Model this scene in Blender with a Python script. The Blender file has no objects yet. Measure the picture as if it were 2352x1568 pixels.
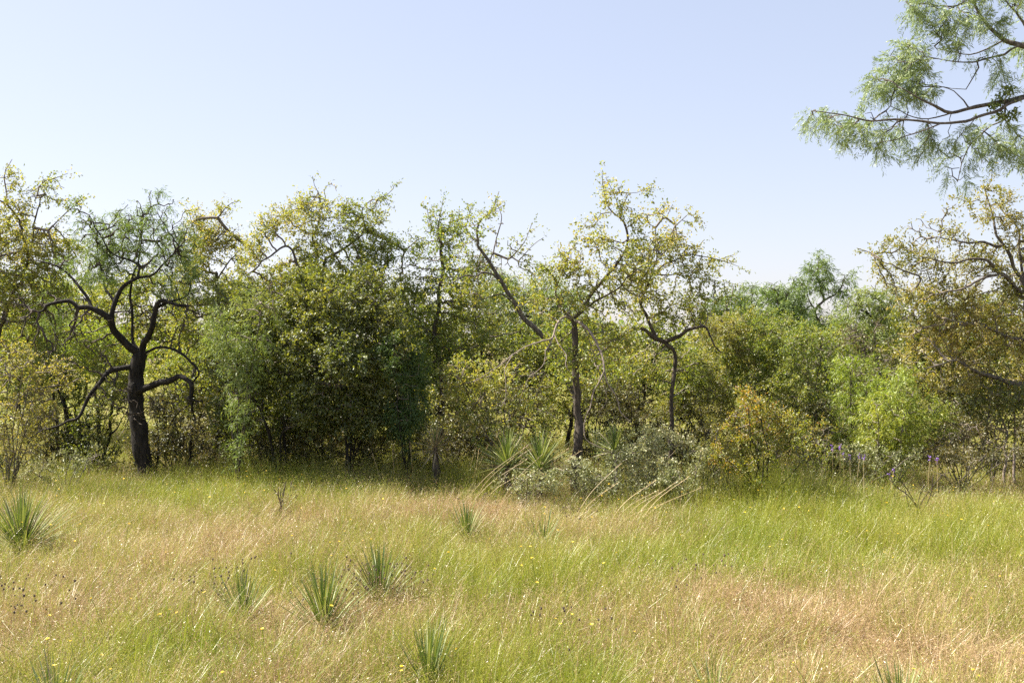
import bpy, math
import numpy as np
from mathutils import Vector, Matrix

rng = np.random.default_rng(11)
SC = bpy.context.scene
COL = SC.collection
R = math.radians

# ------------------------------------------------------------------ camera, sky, sun, exposure
F, CXP, HZ, EYE = 2287.0, 1176.0, 784.0, 1.9          # focal length and horizon on a 2352 px wide picture, eye height in metres
cam = bpy.data.cameras.new('camera')
cam.sensor_width = 36.0
cam.lens = 36.0 * F / 2352.0
cam.clip_end = 3000
camo = bpy.data.objects.new('camera', cam)
camo.location = (0, 0, EYE)
camo.rotation_euler = (R(90), 0, 0)
COL.objects.link(camo)
SC.camera = camo

SUN_EL, SUN_AZ = R(52), R(-70)                        # azimuth from +Y, clockwise: the sun stands to the left, a little beyond the trees
world = bpy.data.worlds.new('World')
SC.world = world
world.use_nodes = True
wn = world.node_tree
sky = wn.nodes.new('ShaderNodeTexSky')
sky.sky_type = 'NISHITA'
sky.sun_disc = False
sky.sun_elevation = SUN_EL
sky.sun_rotation = SUN_AZ
sky.air_density = 1.0
sky.dust_density = 1.0
sky.ozone_density = 3.5
bg = wn.nodes['Background']
bg.inputs['Strength'].default_value = 0.15
haz = wn.nodes.new('ShaderNodeGamma')                 # thin even haze: evens out and pales the whole sky alike
haz.inputs['Gamma'].default_value = 0.46
wn.links.new(sky.outputs[0], haz.inputs['Color'])
tint = wn.nodes.new('ShaderNodeMix')
tint.data_type = 'RGBA'; tint.blend_type = 'MULTIPLY'
tint.inputs[0].default_value = 1.0
tint.inputs[7].default_value = (0.99, 0.925, 0.965, 1)
wn.links.new(haz.outputs[0], tint.inputs[6])
wn.links.new(tint.outputs[2], bg.inputs['Color'])

sun = bpy.data.lights.new('sun', 'SUN')
sun.energy = 4.9
sun.angle = R(0.53)
sun.color = (1.0, 0.93, 0.80)
suno = bpy.data.objects.new('sun', sun)
sd = Vector((math.sin(SUN_AZ) * math.cos(SUN_EL), math.cos(SUN_AZ) * math.cos(SUN_EL), math.sin(SUN_EL)))
suno.rotation_euler = sd.to_track_quat('Z', 'Y').to_euler()
suno.location = (-20, 10, 30)
COL.objects.link(suno)

SC.view_settings.view_transform = 'Standard'
SC.view_settings.look = 'None'
SC.view_settings.gamma = 1
SC.view_settings.use_curve_mapping = False
SC.view_settings.exposure = 1.72
SC.cycles.max_bounces = 5
SC.cycles.diffuse_bounces = 3
SC.cycles.glossy_bounces = 2
SC.cycles.transmission_bounces = 3
SC.cycles.use_denoising = False
SC.cycles.use_adaptive_sampling = True
SC.cycles.adaptive_threshold = 0.015


# ------------------------------------------------------------------ helpers
def P(px, py, Y):
    return np.array([(px - CXP) / F * Y, Y, EYE - (py - HZ) / F * Y])


def gz(x, y):
    """height of the ground"""
    x = np.asarray(x, float); y = np.asarray(y, float)
    a = 0.05 * np.sin(x * 0.55 + 0.7) * np.sin(y * 0.43 + 1.1) + 0.03 * np.sin(x * 1.3 + y * 0.9)
    return a * np.clip(1.2 - np.abs(y - 9) / 60.0, 0.2, 1)


def wob(p, s, ph=0.0):
    """cheap smooth 3-D noise in -1..1"""
    x, y, z = p[:, 0] * s + ph, p[:, 1] * s + 1.7 * ph, p[:, 2] * s - 0.6 * ph
    v = (np.sin(1.0 * x + 1.3 * y + 0.4) * np.sin(1.1 * z - 0.7 * x + 2.1) + np.sin(1.9 * y - 1.2 * z + 0.9) * np.sin(1.7 * x + 0.8 * z + 4.0)
         + 0.6 * np.sin(3.1 * x + 2.2 * z + 1.0) * np.sin(2.7 * y + 2.9 * z))
    return v / 1.7


def nrm(v):
    return v / np.maximum(np.linalg.norm(v, axis=-1, keepdims=True), 1e-9)


TRIS = 0
KM, PM = 3.0, 1.25                     # how many twigs and leaf sprays, against the numbers given per tree


def mesh_obj(name, verts, faces, mat, parent=None, loc=(0, 0, 0), attr=None, smooth=False, kind=None):
    """faces: list of integer arrays (n,3) / (n,4).  attr: dict name -> one float per face, in the order of the faces"""
    global TRIS
    me = bpy.data.meshes.new(name)
    verts = np.asarray(verts, np.float32) - np.asarray(loc, np.float32)
    me.vertices.add(len(verts))
    me.vertices.foreach_set('co', verts.ravel())
    loops, starts, tot = [], [], 0
    for f in faces:
        f = np.asarray(f, np.int32)
        if len(f) == 0:
            continue
        k = f.shape[1]
        loops.append(f.ravel())
        starts.append(tot + np.arange(len(f), dtype=np.int32) * k)
        tot += len(f) * k
        TRIS += len(f) * (k - 2)
    loops = np.concatenate(loops); starts = np.concatenate(starts)
    me.loops.add(len(loops)); me.polygons.add(len(starts))
    me.loops.foreach_set('vertex_index', loops)
    me.polygons.foreach_set('loop_start', starts)
    me.polygons.foreach_set('use_smooth', np.full(len(starts), smooth, dtype=bool))
    if attr:
        for k, v in attr.items():
            a = me.attributes.new(k, 'FLOAT', 'FACE')
            a.data.foreach_set('value', np.asarray(v, np.float32))
    me.update(calc_edges=True)
    me.materials.append(mat)
    o = bpy.data.objects.new(name, me)
    COL.objects.link(o)
    if parent is not None:
        o.parent = parent
    else:
        o.location = loc
    if kind:
        o['kind'] = kind
    return o


def thing(name, label, cat, loc, group=None):
    o = bpy.data.objects.new(name, None)
    o.empty_display_size = 0.2
    COL.objects.link(o)
    o.location = loc
    o['label'] = label; o['category'] = cat
    if group:
        o['group'] = group
    return o


# ------------------------------------------------------------------ materials
def new_mat(name):
    m = bpy.data.materials.new(name)
    m.use_nodes = True
    nt = m.node_tree
    nt.nodes.clear()
    return m, nt, nt.nodes.new('ShaderNodeOutputMaterial')


def ramp(nt, fac, cols):
    r = nt.nodes.new('ShaderNodeValToRGB')
    while len(r.color_ramp.elements) < len(cols):
        r.color_ramp.elements.new(0.5)
    for e, (p, c) in zip(r.color_ramp.elements, cols):
        e.position = p; e.color = (*c, 1)
    nt.links.new(fac, r.inputs[0])
    return r.outputs[0]


def leaf_mat(name, cols, trans=0.5, rough=0.5, gloss=0.05, shift=(1.45, 1.4, 0.55)):
    m, nt, out = new_mat(name)
    at = nt.nodes.new('ShaderNodeAttribute'); at.attribute_name = 'tone'
    c = ramp(nt, at.outputs['Fac'], cols)
    df = nt.nodes.new('ShaderNodeBsdfDiffuse')
    nt.links.new(c, df.inputs[0])
    mul = nt.nodes.new('ShaderNodeMix'); mul.data_type = 'RGBA'; mul.blend_type = 'MULTIPLY'
    mul.inputs[0].default_value = 1
    nt.links.new(c, mul.inputs[6]); mul.inputs[7].default_value = (*shift, 1)
    tr = nt.nodes.new('ShaderNodeBsdfTranslucent')
    nt.links.new(mul.outputs[2], tr.inputs[0])
    mx = nt.nodes.new('ShaderNodeMixShader'); mx.inputs[0].default_value = trans
    nt.links.new(df.outputs[0], mx.inputs[1]); nt.links.new(tr.outputs[0], mx.inputs[2])
    gl = nt.nodes.new('ShaderNodeBsdfGlossy'); gl.inputs['Roughness'].default_value = rough
    gl.inputs[0].default_value = (0.9, 0.93, 0.9, 1)
    m2 = nt.nodes.new('ShaderNodeMixShader'); m2.inputs[0].default_value = gloss
    nt.links.new(mx.outputs[0], m2.inputs[1]); nt.links.new(gl.outputs[0], m2.inputs[2])
    nt.links.new(m2.outputs[0], out.inputs[0])
    return m


def bark_mat(name, c0, c1, scale=18.0, bump=0.6):
    m, nt, out = new_mat(name)
    tc = nt.nodes.new('ShaderNodeTexCoord')
    mp = nt.nodes.new('ShaderNodeMapping'); mp.inputs['Scale'].default_value = (1, 1, 0.22)
    nt.links.new(tc.outputs['Object'], mp.inputs[0])
    nz = nt.nodes.new('ShaderNodeTexNoise'); nz.inputs['Scale'].default_value = scale * 2; nz.inputs['Detail'].default_value = 6
    nz.inputs['Roughness'].default_value = 0.7
    nt.links.new(mp.outputs[0], nz.inputs[0])
    c = ramp(nt, nz.outputs[0], [(0.35, c0), (0.68, c1)])
    b = nt.nodes.new('ShaderNodeBsdfPrincipled'); b.inputs['Roughness'].default_value = 0.85
    b.inputs['Specular IOR Level'].default_value = 0.2
    nt.links.new(c, b.inputs['Base Color'])
    bp = nt.nodes.new('ShaderNodeBump'); bp.inputs['Strength'].default_value = bump; bp.inputs['Distance'].default_value = 0.02
    nt.links.new(nz.outputs[0], bp.inputs['Height']); nt.links.new(bp.outputs[0], b.inputs['Normal'])
    nt.links.new(b.outputs[0], out.inputs[0])
    return m


def plain_mat(name, col, rough=0.6):
    m, nt, out = new_mat(name)
    b = nt.nodes.new('ShaderNodeBsdfPrincipled')
    oi = nt.nodes.new('ShaderNodeObjectInfo')
    c = ramp(nt, oi.outputs['Random'], [(0, tuple(x * 0.75 for x in col)), (1, tuple(min(1, x * 1.25) for x in col))])
    nt.links.new(c, b.inputs['Base Color']); b.inputs['Roughness'].default_value = rough
    nt.links.new(b.outputs[0], out.inputs[0])
    return m


def blade_mat(name, cols, trans=0.4, gloss=0.06, patch=0.3):
    """grass: tone per blade + a random tone per tuft + slow change over the meadow"""
    m, nt, out = new_mat(name)
    at = nt.nodes.new('ShaderNodeAttribute'); at.attribute_name = 'tone'
    oi = nt.nodes.new('ShaderNodeObjectInfo')
    ge = nt.nodes.new('ShaderNodeNewGeometry')
    nz = nt.nodes.new('ShaderNodeTexNoise'); nz.inputs['Scale'].default_value = 0.8; nz.inputs['Detail'].default_value = 3
    nt.links.new(ge.outputs['Position'], nz.inputs[0])

    def ma(op, a, b):
        n = nt.nodes.new('ShaderNodeMath'); n.operation = op
        for i, v in enumerate((a, b)):
            if isinstance(v, (int, float)):
                n.inputs[i].default_value = v
            else:
                nt.links.new(v, n.inputs[i])
        return n.outputs[0]
    s = ma('ADD', ma('MULTIPLY', at.outputs['Fac'], 0.55), ma('MULTIPLY', oi.outputs['Random'], 0.25))
    s = ma('ADD', s, ma('MULTIPLY', ma('SUBTRACT', nz.outputs[0], 0.35), patch * 2))
    c = ramp(nt, s, cols)
    df = nt.nodes.new('ShaderNodeBsdfDiffuse'); nt.links.new(c, df.inputs[0])
    tr = nt.nodes.new('ShaderNodeBsdfTranslucent'); nt.links.new(c, tr.inputs[0])
    mx = nt.nodes.new('ShaderNodeMixShader'); mx.inputs[0].default_value = trans
    nt.links.new(df.outputs[0], mx.inputs[1]); nt.links.new(tr.outputs[0], mx.inputs[2])
    gl = nt.nodes.new('ShaderNodeBsdfGlossy'); gl.inputs['Roughness'].default_value = 0.4
    m2 = nt.nodes.new('ShaderNodeMixShader'); m2.inputs[0].default_value = gloss
    nt.links.new(mx.outputs[0], m2.inputs[1]); nt.links.new(gl.outputs[0], m2.inputs[2])
    nt.links.new(m2.outputs[0], out.inputs[0])
    return m


M = {}
M['hack'] = leaf_mat('hackberry_leaf', [(0.0, (0.115, 0.18, 0.032)), (0.4, (0.20, 0.235, 0.046)), (0.75, (0.315, 0.30, 0.078)), (1.0, (0.41, 0.325, 0.10))])
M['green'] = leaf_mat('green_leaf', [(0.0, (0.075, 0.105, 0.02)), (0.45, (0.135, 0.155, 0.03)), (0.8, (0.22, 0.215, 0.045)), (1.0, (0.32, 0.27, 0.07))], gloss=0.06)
M['olive'] = leaf_mat('olive_leaf', [(0.0, (0.13, 0.165, 0.035)), (0.5, (0.24, 0.23, 0.06)), (1.0, (0.36, 0.285, 0.10))])
M['feather'] = leaf_mat('mesquite_leaf', [(0.0, (0.12, 0.19, 0.05)), (0.6, (0.19, 0.25, 0.07)), (1.0, (0.29, 0.31, 0.09))], trans=0.42, gloss=0.04, shift=(1.2, 1.2, 0.6))
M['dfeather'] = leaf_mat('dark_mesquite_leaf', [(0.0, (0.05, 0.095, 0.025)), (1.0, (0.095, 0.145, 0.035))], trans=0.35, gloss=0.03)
M['bright'] = leaf_mat('bright_feather_leaf', [(0.0, (0.18, 0.25, 0.035)), (0.6, (0.27, 0.33, 0.055)), (1.0, (0.36, 0.36, 0.08))], trans=0.45, gloss=0.04)
M['near'] = leaf_mat('overhang_leaf', [(0.0, (0.15, 0.21, 0.09)), (0.6, (0.25, 0.32, 0.14)), (1.0, (0.38, 0.4, 0.18))], trans=0.4, gloss=0.05, shift=(1.15, 1.15, 0.7))
M['sage'] = leaf_mat('sage_leaf', [(0.0, (0.16, 0.19, 0.07)), (0.5, (0.28, 0.29, 0.13)), (0.85, (0.40, 0.38, 0.2)), (1.0, (0.40, 0.29, 0.16))], trans=0.3, gloss=0.06, shift=(1.1, 1.1, 0.7))
M['orange'] = leaf_mat('turning_leaf', [(0.0, (0.11, 0.16, 0.02)), (0.5, (0.21, 0.225, 0.03)), (0.8, (0.36, 0.26, 0.055)), (1.0, (0.42, 0.22, 0.07))])
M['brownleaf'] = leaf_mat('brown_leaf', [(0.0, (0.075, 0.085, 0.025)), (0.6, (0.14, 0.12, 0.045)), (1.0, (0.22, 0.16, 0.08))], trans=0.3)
M['mist'] = leaf_mat('mistletoe_leaf', [(0.0, (0.08, 0.12, 0.02)), (1.0, (0.17, 0.21, 0.04))], trans=0.25)
M['barkdark'] = bark_mat('dark_mesquite_bark', (0.008, 0.007, 0.006), (0.045, 0.038, 0.032), 14, 1.0)
M['bark'] = bark_mat('grey_bark', (0.05, 0.042, 0.035), (0.19, 0.165, 0.14))
M['barkmid'] = bark_mat('brown_bark', (0.03, 0.024, 0.02), (0.13, 0.105, 0.085))
M['twig'] = bark_mat('twig_bark', (0.10, 0.082, 0.068), (0.27, 0.23, 0.195), 30, 0.2)
M['deadtwig'] = bark_mat('dead_twig', (0.17, 0.135, 0.115), (0.34, 0.28, 0.24), 30, 0.2)
M['yucca'] = leaf_mat('yucca_leaf', [(0.0, (0.065, 0.11, 0.03)), (0.5, (0.13, 0.18, 0.05)), (1.0, (0.30, 0.32, 0.14))], trans=0.2, gloss=0.035, rough=0.5, shift=(1.3, 1.3, 0.4))
M['yuccadry'] = leaf_mat('dry_yucca_leaf', [(0.0, (0.22, 0.17, 0.10)), (1.0, (0.33, 0.27, 0.17))], trans=0.15, gloss=0.06, shift=(1, 1, 0.8))
M['grass'] = blade_mat('green_grass', [(0.0, (0.14, 0.22, 0.012)), (0.35, (0.235, 0.29, 0.022)), (0.65, (0.34, 0.345, 0.045)), (1.0, (0.47, 0.40, 0.12))])
M['dry'] = blade_mat('dry_grass', [(0.0, (0.23, 0.135, 0.065)), (0.3, (0.38, 0.25, 0.13)), (0.65, (0.50, 0.37, 0.20)), (1.0, (0.60, 0.48, 0.28))], trans=0.3)
M['straw'] = plain_mat('straw', (0.5, 0.38, 0.2))
M['seed'] = plain_mat('seed_head', (0.12, 0.085, 0.06), 0.9)
M['yellow'] = plain_mat('yellow_petal', (0.75, 0.5, 0.02))
M['purple'] = plain_mat('purple_petal', (0.2, 0.08, 0.45))


# ------------------------------------------------------------------ the ground
def ground_mat():
    m, nt, out = new_mat('meadow_soil')
    tc = nt.nodes.new('ShaderNodeTexCoord')
    n1 = nt.nodes.new('ShaderNodeTexNoise'); n1.inputs['Scale'].default_value = 0.7; n1.inputs['Detail'].default_value = 5
    n2 = nt.nodes.new('ShaderNodeTexNoise'); n2.inputs['Scale'].default_value = 40; n2.inputs['Detail'].default_value = 5
    for n in (n1, n2):
        nt.links.new(tc.outputs['Object'], n.inputs[0])
    a = ramp(nt, n1.outputs[0], [(0.35, (0.13, 0.105, 0.05)), (0.65, (0.2, 0.17, 0.06))])
    b = ramp(nt, n2.outputs[0], [(0.3, (0.55, 0.5, 0.45)), (0.7, (1.2, 1.15, 1.1))])
    mu = nt.nodes.new('ShaderNodeMix'); mu.data_type = 'RGBA'; mu.blend_type = 'MULTIPLY'; mu.inputs[0].default_value = 1
    nt.links.new(a, mu.inputs[6]); nt.links.new(b, mu.inputs[7])
    bs = nt.nodes.new('ShaderNodeBsdfPrincipled'); bs.inputs['Roughness'].default_value = 0.95
    nt.links.new(mu.outputs[2], bs.inputs['Base Color'])
    bp = nt.nodes.new('ShaderNodeBump'); bp.inputs['Distance'].default_value = 0.03
    nt.links.new(n2.outputs[0], bp.inputs['Height']); nt.links.new(bp.outputs[0], bs.inputs['Normal'])
    nt.links.new(bs.outputs[0], out.inputs[0])
    return m


def axis(lo, hi, fine_lo, fine_hi, step, n):
    return np.concatenate([lo + (fine_lo - lo) * (1 - np.linspace(1, 0, n, endpoint=False) ** 2.5), np.arange(fine_lo, fine_hi, step),
                           fine_hi + (hi - fine_hi) * np.linspace(0, 1, n) ** 2.5])


gx = axis(-900, 900, -22, 22, 0.4, 18)
gy = axis(-300, 1200, -4, 40, 0.4, 18)
GX, GY = np.meshgrid(gx, gy)
gv = np.stack([GX.ravel(), GY.ravel(), gz(GX, GY).ravel()], 1)
ii = np.arange(len(gx) - 1)[None, :] + np.arange(len(gy) - 1)[:, None] * len(gx)
gf = np.stack([ii, ii + 1, ii + 1 + len(gx), ii + len(gx)], -1).reshape(-1, 4)
mesh_obj('ground', gv, [gf], ground_mat(), smooth=True, kind='structure')


# ------------------------------------------------------------------ limbs, twigs, leaves
def smooth_line(pts, step):
    """Catmull-Rom through the points, columns x y z r, resampled about every step"""
    p = np.asarray(pts, float)
    if len(p) < 3:
        n = max(2, int(np.linalg.norm(p[-1, :3] - p[0, :3]) / step) + 1)
        return p[0] + (p[-1] - p[0]) * np.linspace(0, 1, n)[:, None]
    q = np.vstack([2 * p[0] - p[1], p, 2 * p[-1] - p[-2]])
    out = []
    for i in range(1, len(q) - 2):
        n = max(1, int(np.linalg.norm(q[i + 1, :3] - q[i, :3]) / step))
        t = (np.arange(n) / n)[:, None]
        a, b, c, d = q[i - 1], q[i], q[i + 1], q[i + 2]
        out.append(0.5 * (2 * b + (c - a) * t + (2 * a - 5 * b + 4 * c - d) * t ** 2 + (3 * b - a - 3 * c + d) * t ** 3))
    out.append(p[-1:])
    return np.vstack(out)


def kink(line, amp, gap_=0.17):
    """angular crooks: a random offset every hand's breadth, none at the start"""
    d = np.concatenate([[0], np.cumsum(np.linalg.norm(np.diff(line[:, :3], axis=0), axis=1))])
    kn = np.arange(0, d[-1] + gap_ * 2, gap_) + rng.uniform(-.05, .05, len(np.arange(0, d[-1] + gap_ * 2, gap_)))
    kn = np.sort(kn)
    off = rng.normal(0, amp, (len(kn), 3)); off[0] = 0
    out = line.copy()
    for a in range(3):
        out[:, a] += np.interp(d, kn, off[:, a]) * np.minimum(1, d / .15)
    return out


def tube(line, sides, rough=0.0, ph=0.0):
    """one limb as a tube with transported frames; returns verts, [quads, tris]"""
    p, r = line[:, :3], np.maximum(line[:, 3], 0.0015)
    t = nrm(np.gradient(p, axis=0))
    u = np.zeros_like(p)
    a = np.array([1.0, 0, 0]) if abs(t[0, 0]) < 0.8 else np.array([0, 1.0, 0])
    u[0] = nrm(a - t[0] * (a @ t[0]))
    for i in range(1, len(p)):
        v = u[i - 1] - t[i] * (u[i - 1] @ t[i])
        u[i] = v / max(np.linalg.norm(v), 1e-9)
    w = np.cross(t, u)
    ang = np.linspace(0, 2 * np.pi, sides, endpoint=False)
    n = len(p)
    V = p[:, None, :] + r[:, None, None] * (np.cos(ang)[None, :, None] * u[:, None, :] + np.sin(ang)[None, :, None] * w[:, None, :])
    if rough:
        f = V.reshape(-1, 3)
        k = 1 + rough * (wob(f, 14, ph) + 0.5 * wob(f * np.array([1, 1, 0.3]), 45, ph))
        V = p[:, None, :] + (V - p[:, None, :]) * k.reshape(n, sides, 1)
    i = (np.arange(n - 1) * sides)[:, None]; j = np.arange(sides)[None, :]; j2 = (j + 1) % sides
    Q = np.stack([i + j, i + j2, i + sides + j2, i + sides + j], -1).reshape(-1, 4)
    V = np.vstack([V.reshape(-1, 3), p[-1] + t[-1] * r[-1] * 1.5])
    e = (n - 1) * sides + np.arange(sides)
    T = np.stack([e, (n - 1) * sides + (np.arange(sides) + 1) % sides, np.full(sides, n * sides)], -1)
    return V, [Q, T]


def colonize(pos, par, att, step, kill, iters, jit=0.25, trop=(0, 0, 0.0)):
    """space colonization from a given skeleton towards attractors; returns positions and parents"""
    pos = list(map(np.asarray, pos)); par = list(par)
    A = att.copy()
    X = np.array(pos)
    near = np.zeros(len(A), int); dist = np.full(len(A), 1e9)
    for k in range(0, len(X), 400):
        d = np.linalg.norm(A[:, None, :] - X[None, k:k + 400, :], axis=2)
        m = d.min(1); b = m < dist
        dist[b] = m[b]; near[b] = d.argmin(1)[b] + k
    age = np.zeros(len(A), int)
    trop = np.asarray(trop, float)
    for it in range(iters):
        keep = np.flatnonzero((dist > kill) & (age < 12))
        if len(keep) == 0:
            break
        keep = rng.permutation(keep)
        A, near, dist, age = A[keep], near[keep], dist[keep], age[keep]
        u, first, inv, cn = np.unique(near, return_index=True, return_inverse=True, return_counts=True)
        d = np.zeros((len(u), 3))
        np.add.at(d, inv, nrm(A - X[near]))
        lost = (np.linalg.norm(d, axis=1) < 0.6 * cn) | (age[first] > 1)      # pulled both ways: go for one of them
        d[lost] = nrm(A[first] - X[u])[lost]
        d = nrm(nrm(d) + rng.normal(0, jit, d.shape) + trop)
        N = X[u] + d * step * rng.uniform(0.75, 1.2, (len(u), 1))
        base = len(X)
        X = np.vstack([X, N]); par.extend(u.tolist())
        dd = np.linalg.norm(A[:, None, :] - N[None, :, :], axis=2)
        m = dd.min(1); b = m < dist - 0.01
        age += 1; age[b] = 0
        near[b] = dd.argmin(1)[b] + base; dist[b] = m[b]
    return X, np.array(par)


def twig_mesh(X, par, rad, edges, sides=3):
    """prisms for the given child nodes, each from its parent"""
    c = edges; p = par[c]
    d = nrm(X[c] - X[p])
    ref = np.where(np.abs(d[:, 2:3]) > 0.8, np.array([[1.0, 0.2, 0]]), np.array([[0.1, 0.2, 1.0]]))
    u = nrm(np.cross(d, ref)); w = np.cross(d, u)
    ang = np.linspace(0, 2 * np.pi, sides, endpoint=False)
    ring = np.cos(ang)[None, :, None] * u[:, None, :] + np.sin(ang)[None, :, None] * w[:, None, :]
    rp = np.minimum(rad[p], rad[c] * 1.5)
    V = np.concatenate([X[p][:, None, :] + ring * rp[:, None, None], X[c][:, None, :] + d[:, None, :] * rad[c][:, None, None] * 0.5 + ring * rad[c][:, None, None]], 1)
    n = len(c); b = (np.arange(n) * 2 * sides)[:, None]; j = np.arange(sides)[None, :]; j2 = (j + 1) % sides
    Q = np.stack([b + j, b + j2, b + sides + j2, b + sides + j], -1).reshape(-1, 4)
    return V.reshape(-1, 3), Q


def leaves(pos, axis_, ln, wd, up=0.35, fold=0.12):
    """one bent rhombus per leaf"""
    n = len(pos)
    ax = nrm(axis_)
    nm = nrm(rng.normal(0, 1, (n, 3)) + np.array([0, 0, up * 2.2]))
    sd_ = nrm(np.cross(ax, nm)); nm = np.cross(sd_, ax)
    ln = np.asarray(ln)[:, None]; wd = np.asarray(wd)[:, None]
    v0 = pos; v2 = pos + ax * ln - nm * ln * fold
    mid = pos + ax * ln * 0.45 + nm * ln * fold * 0.5
    V = np.stack([v0, mid + sd_ * wd * 0.5, v2, mid - sd_ * wd * 0.5], 1).reshape(-1, 3)
    Q = np.arange(n * 4).reshape(n, 4)
    return V, Q


LEAF = {   # leaf length, width/length, leaves per spray, spray length, droop, upward normal
    'hack': (0.039, 0.52, 8, 0.17, -0.25, 0.35),
    'green': (0.042, 0.58, 9, 0.16, -0.25, 0.40),
    'olive': (0.036, 0.50, 9, 0.15, -0.15, 0.35),
    'small': (0.028, 0.60, 10, 0.12, -0.05, 0.35),
    'feather': (0.066, 0.13, 13, 0.17, -0.75, 0.15),
    'bright': (0.060, 0.16, 13, 0.20, -0.8, 0.2),
    'far': (0.12, 0.17, 12, 0.36, -0.7, 0.2),
}


def make_leaves(O, D, kind, tone, size=1.0):
    L, asp, m, sl, droop, up = LEAF[kind]
    n = len(O)
    D = nrm(D + rng.normal(0, 0.55, (n, 3)) + np.array([0, 0, droop * 0.5]))
    sl = sl * size * rng.uniform(0.6, 1.3, (n, 1))
    mm = rng.integers(max(2, int(m * 0.6)), int(m * 1.4) + 1, n)
    idx = np.repeat(np.arange(n), mm)
    t = rng.uniform(0.05, 1.05, (len(idx), 1))
    pos = O[idx] + D[idx] * sl[idx] * t + np.array([0, 0, droop * 0.5]) * sl[idx] * t ** 2 + rng.normal(0, 0.012 * size, (len(idx), 3))
    ax = D[idx] * 0.6 + rng.normal(0, 0.75, (len(idx), 3)) + np.array([0, 0, droop])
    ln = L * size * rng.uniform(0.6, 1.25, len(idx))
    V, Q = leaves(pos, ax, ln, ln * asp * rng.uniform(0.8, 1.2, len(idx)), up)
    tn = np.clip(tone[idx] + rng.normal(0, 0.16, len(idx)), 0, 1)
    return V, Q, tn


def near_leaves(O, D, tone):
    """twice-feathered mesquite leaves seen close: pairs of pinnae with long narrow leaflets"""
    Vs, Qs, Ts = [], [], []
    n = len(O)
    D = nrm(D + rng.normal(0, 0.7, (n, 3)) + np.array([0, 0, -0.35]))
    stalk = rng.uniform(0.02, 0.05, (n, 1))
    B = O + D * stalk
    for s in (-1, 1):
        a = nrm(D + s * nrm(np.cross(D, rng.normal(0, 1, (n, 3)))) * 0.6)
        ln = rng.uniform(0.07, 0.12, (n, 1))
        k = 10
        idx = np.repeat(np.arange(n), k)
        t = np.tile(np.linspace(0.1, 1, k), n)[:, None]
        pos = B[idx] + a[idx] * ln[idx] * t + np.array([0, 0, -0.35]) * ln[idx] * t ** 2
        sv = nrm(np.cross(a, rng.normal(0, 1, (n, 3))))
        for q in (-1, 1):
            ax = nrm(a[idx] * 0.55 + q * sv[idx] * 0.8 + np.array([0, 0, -0.35]) + rng.normal(0, 0.12, (len(idx), 3)))
            L = rng.uniform(0.032, 0.052, len(idx)) * (1.1 - 0.3 * t[:, 0])
            V, Q = leaves(pos, ax, L, np.full(len(idx), 0.0052), 0.3, 0.10)
            Qs.append(Q + sum(len(v) for v in Vs)); Vs.append(V)
            Ts.append(np.clip(tone[idx] + rng.normal(0, 0.15, len(idx)), 0, 1))
    return np.vstack(Vs), np.vstack(Qs), np.concatenate(Ts)


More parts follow.
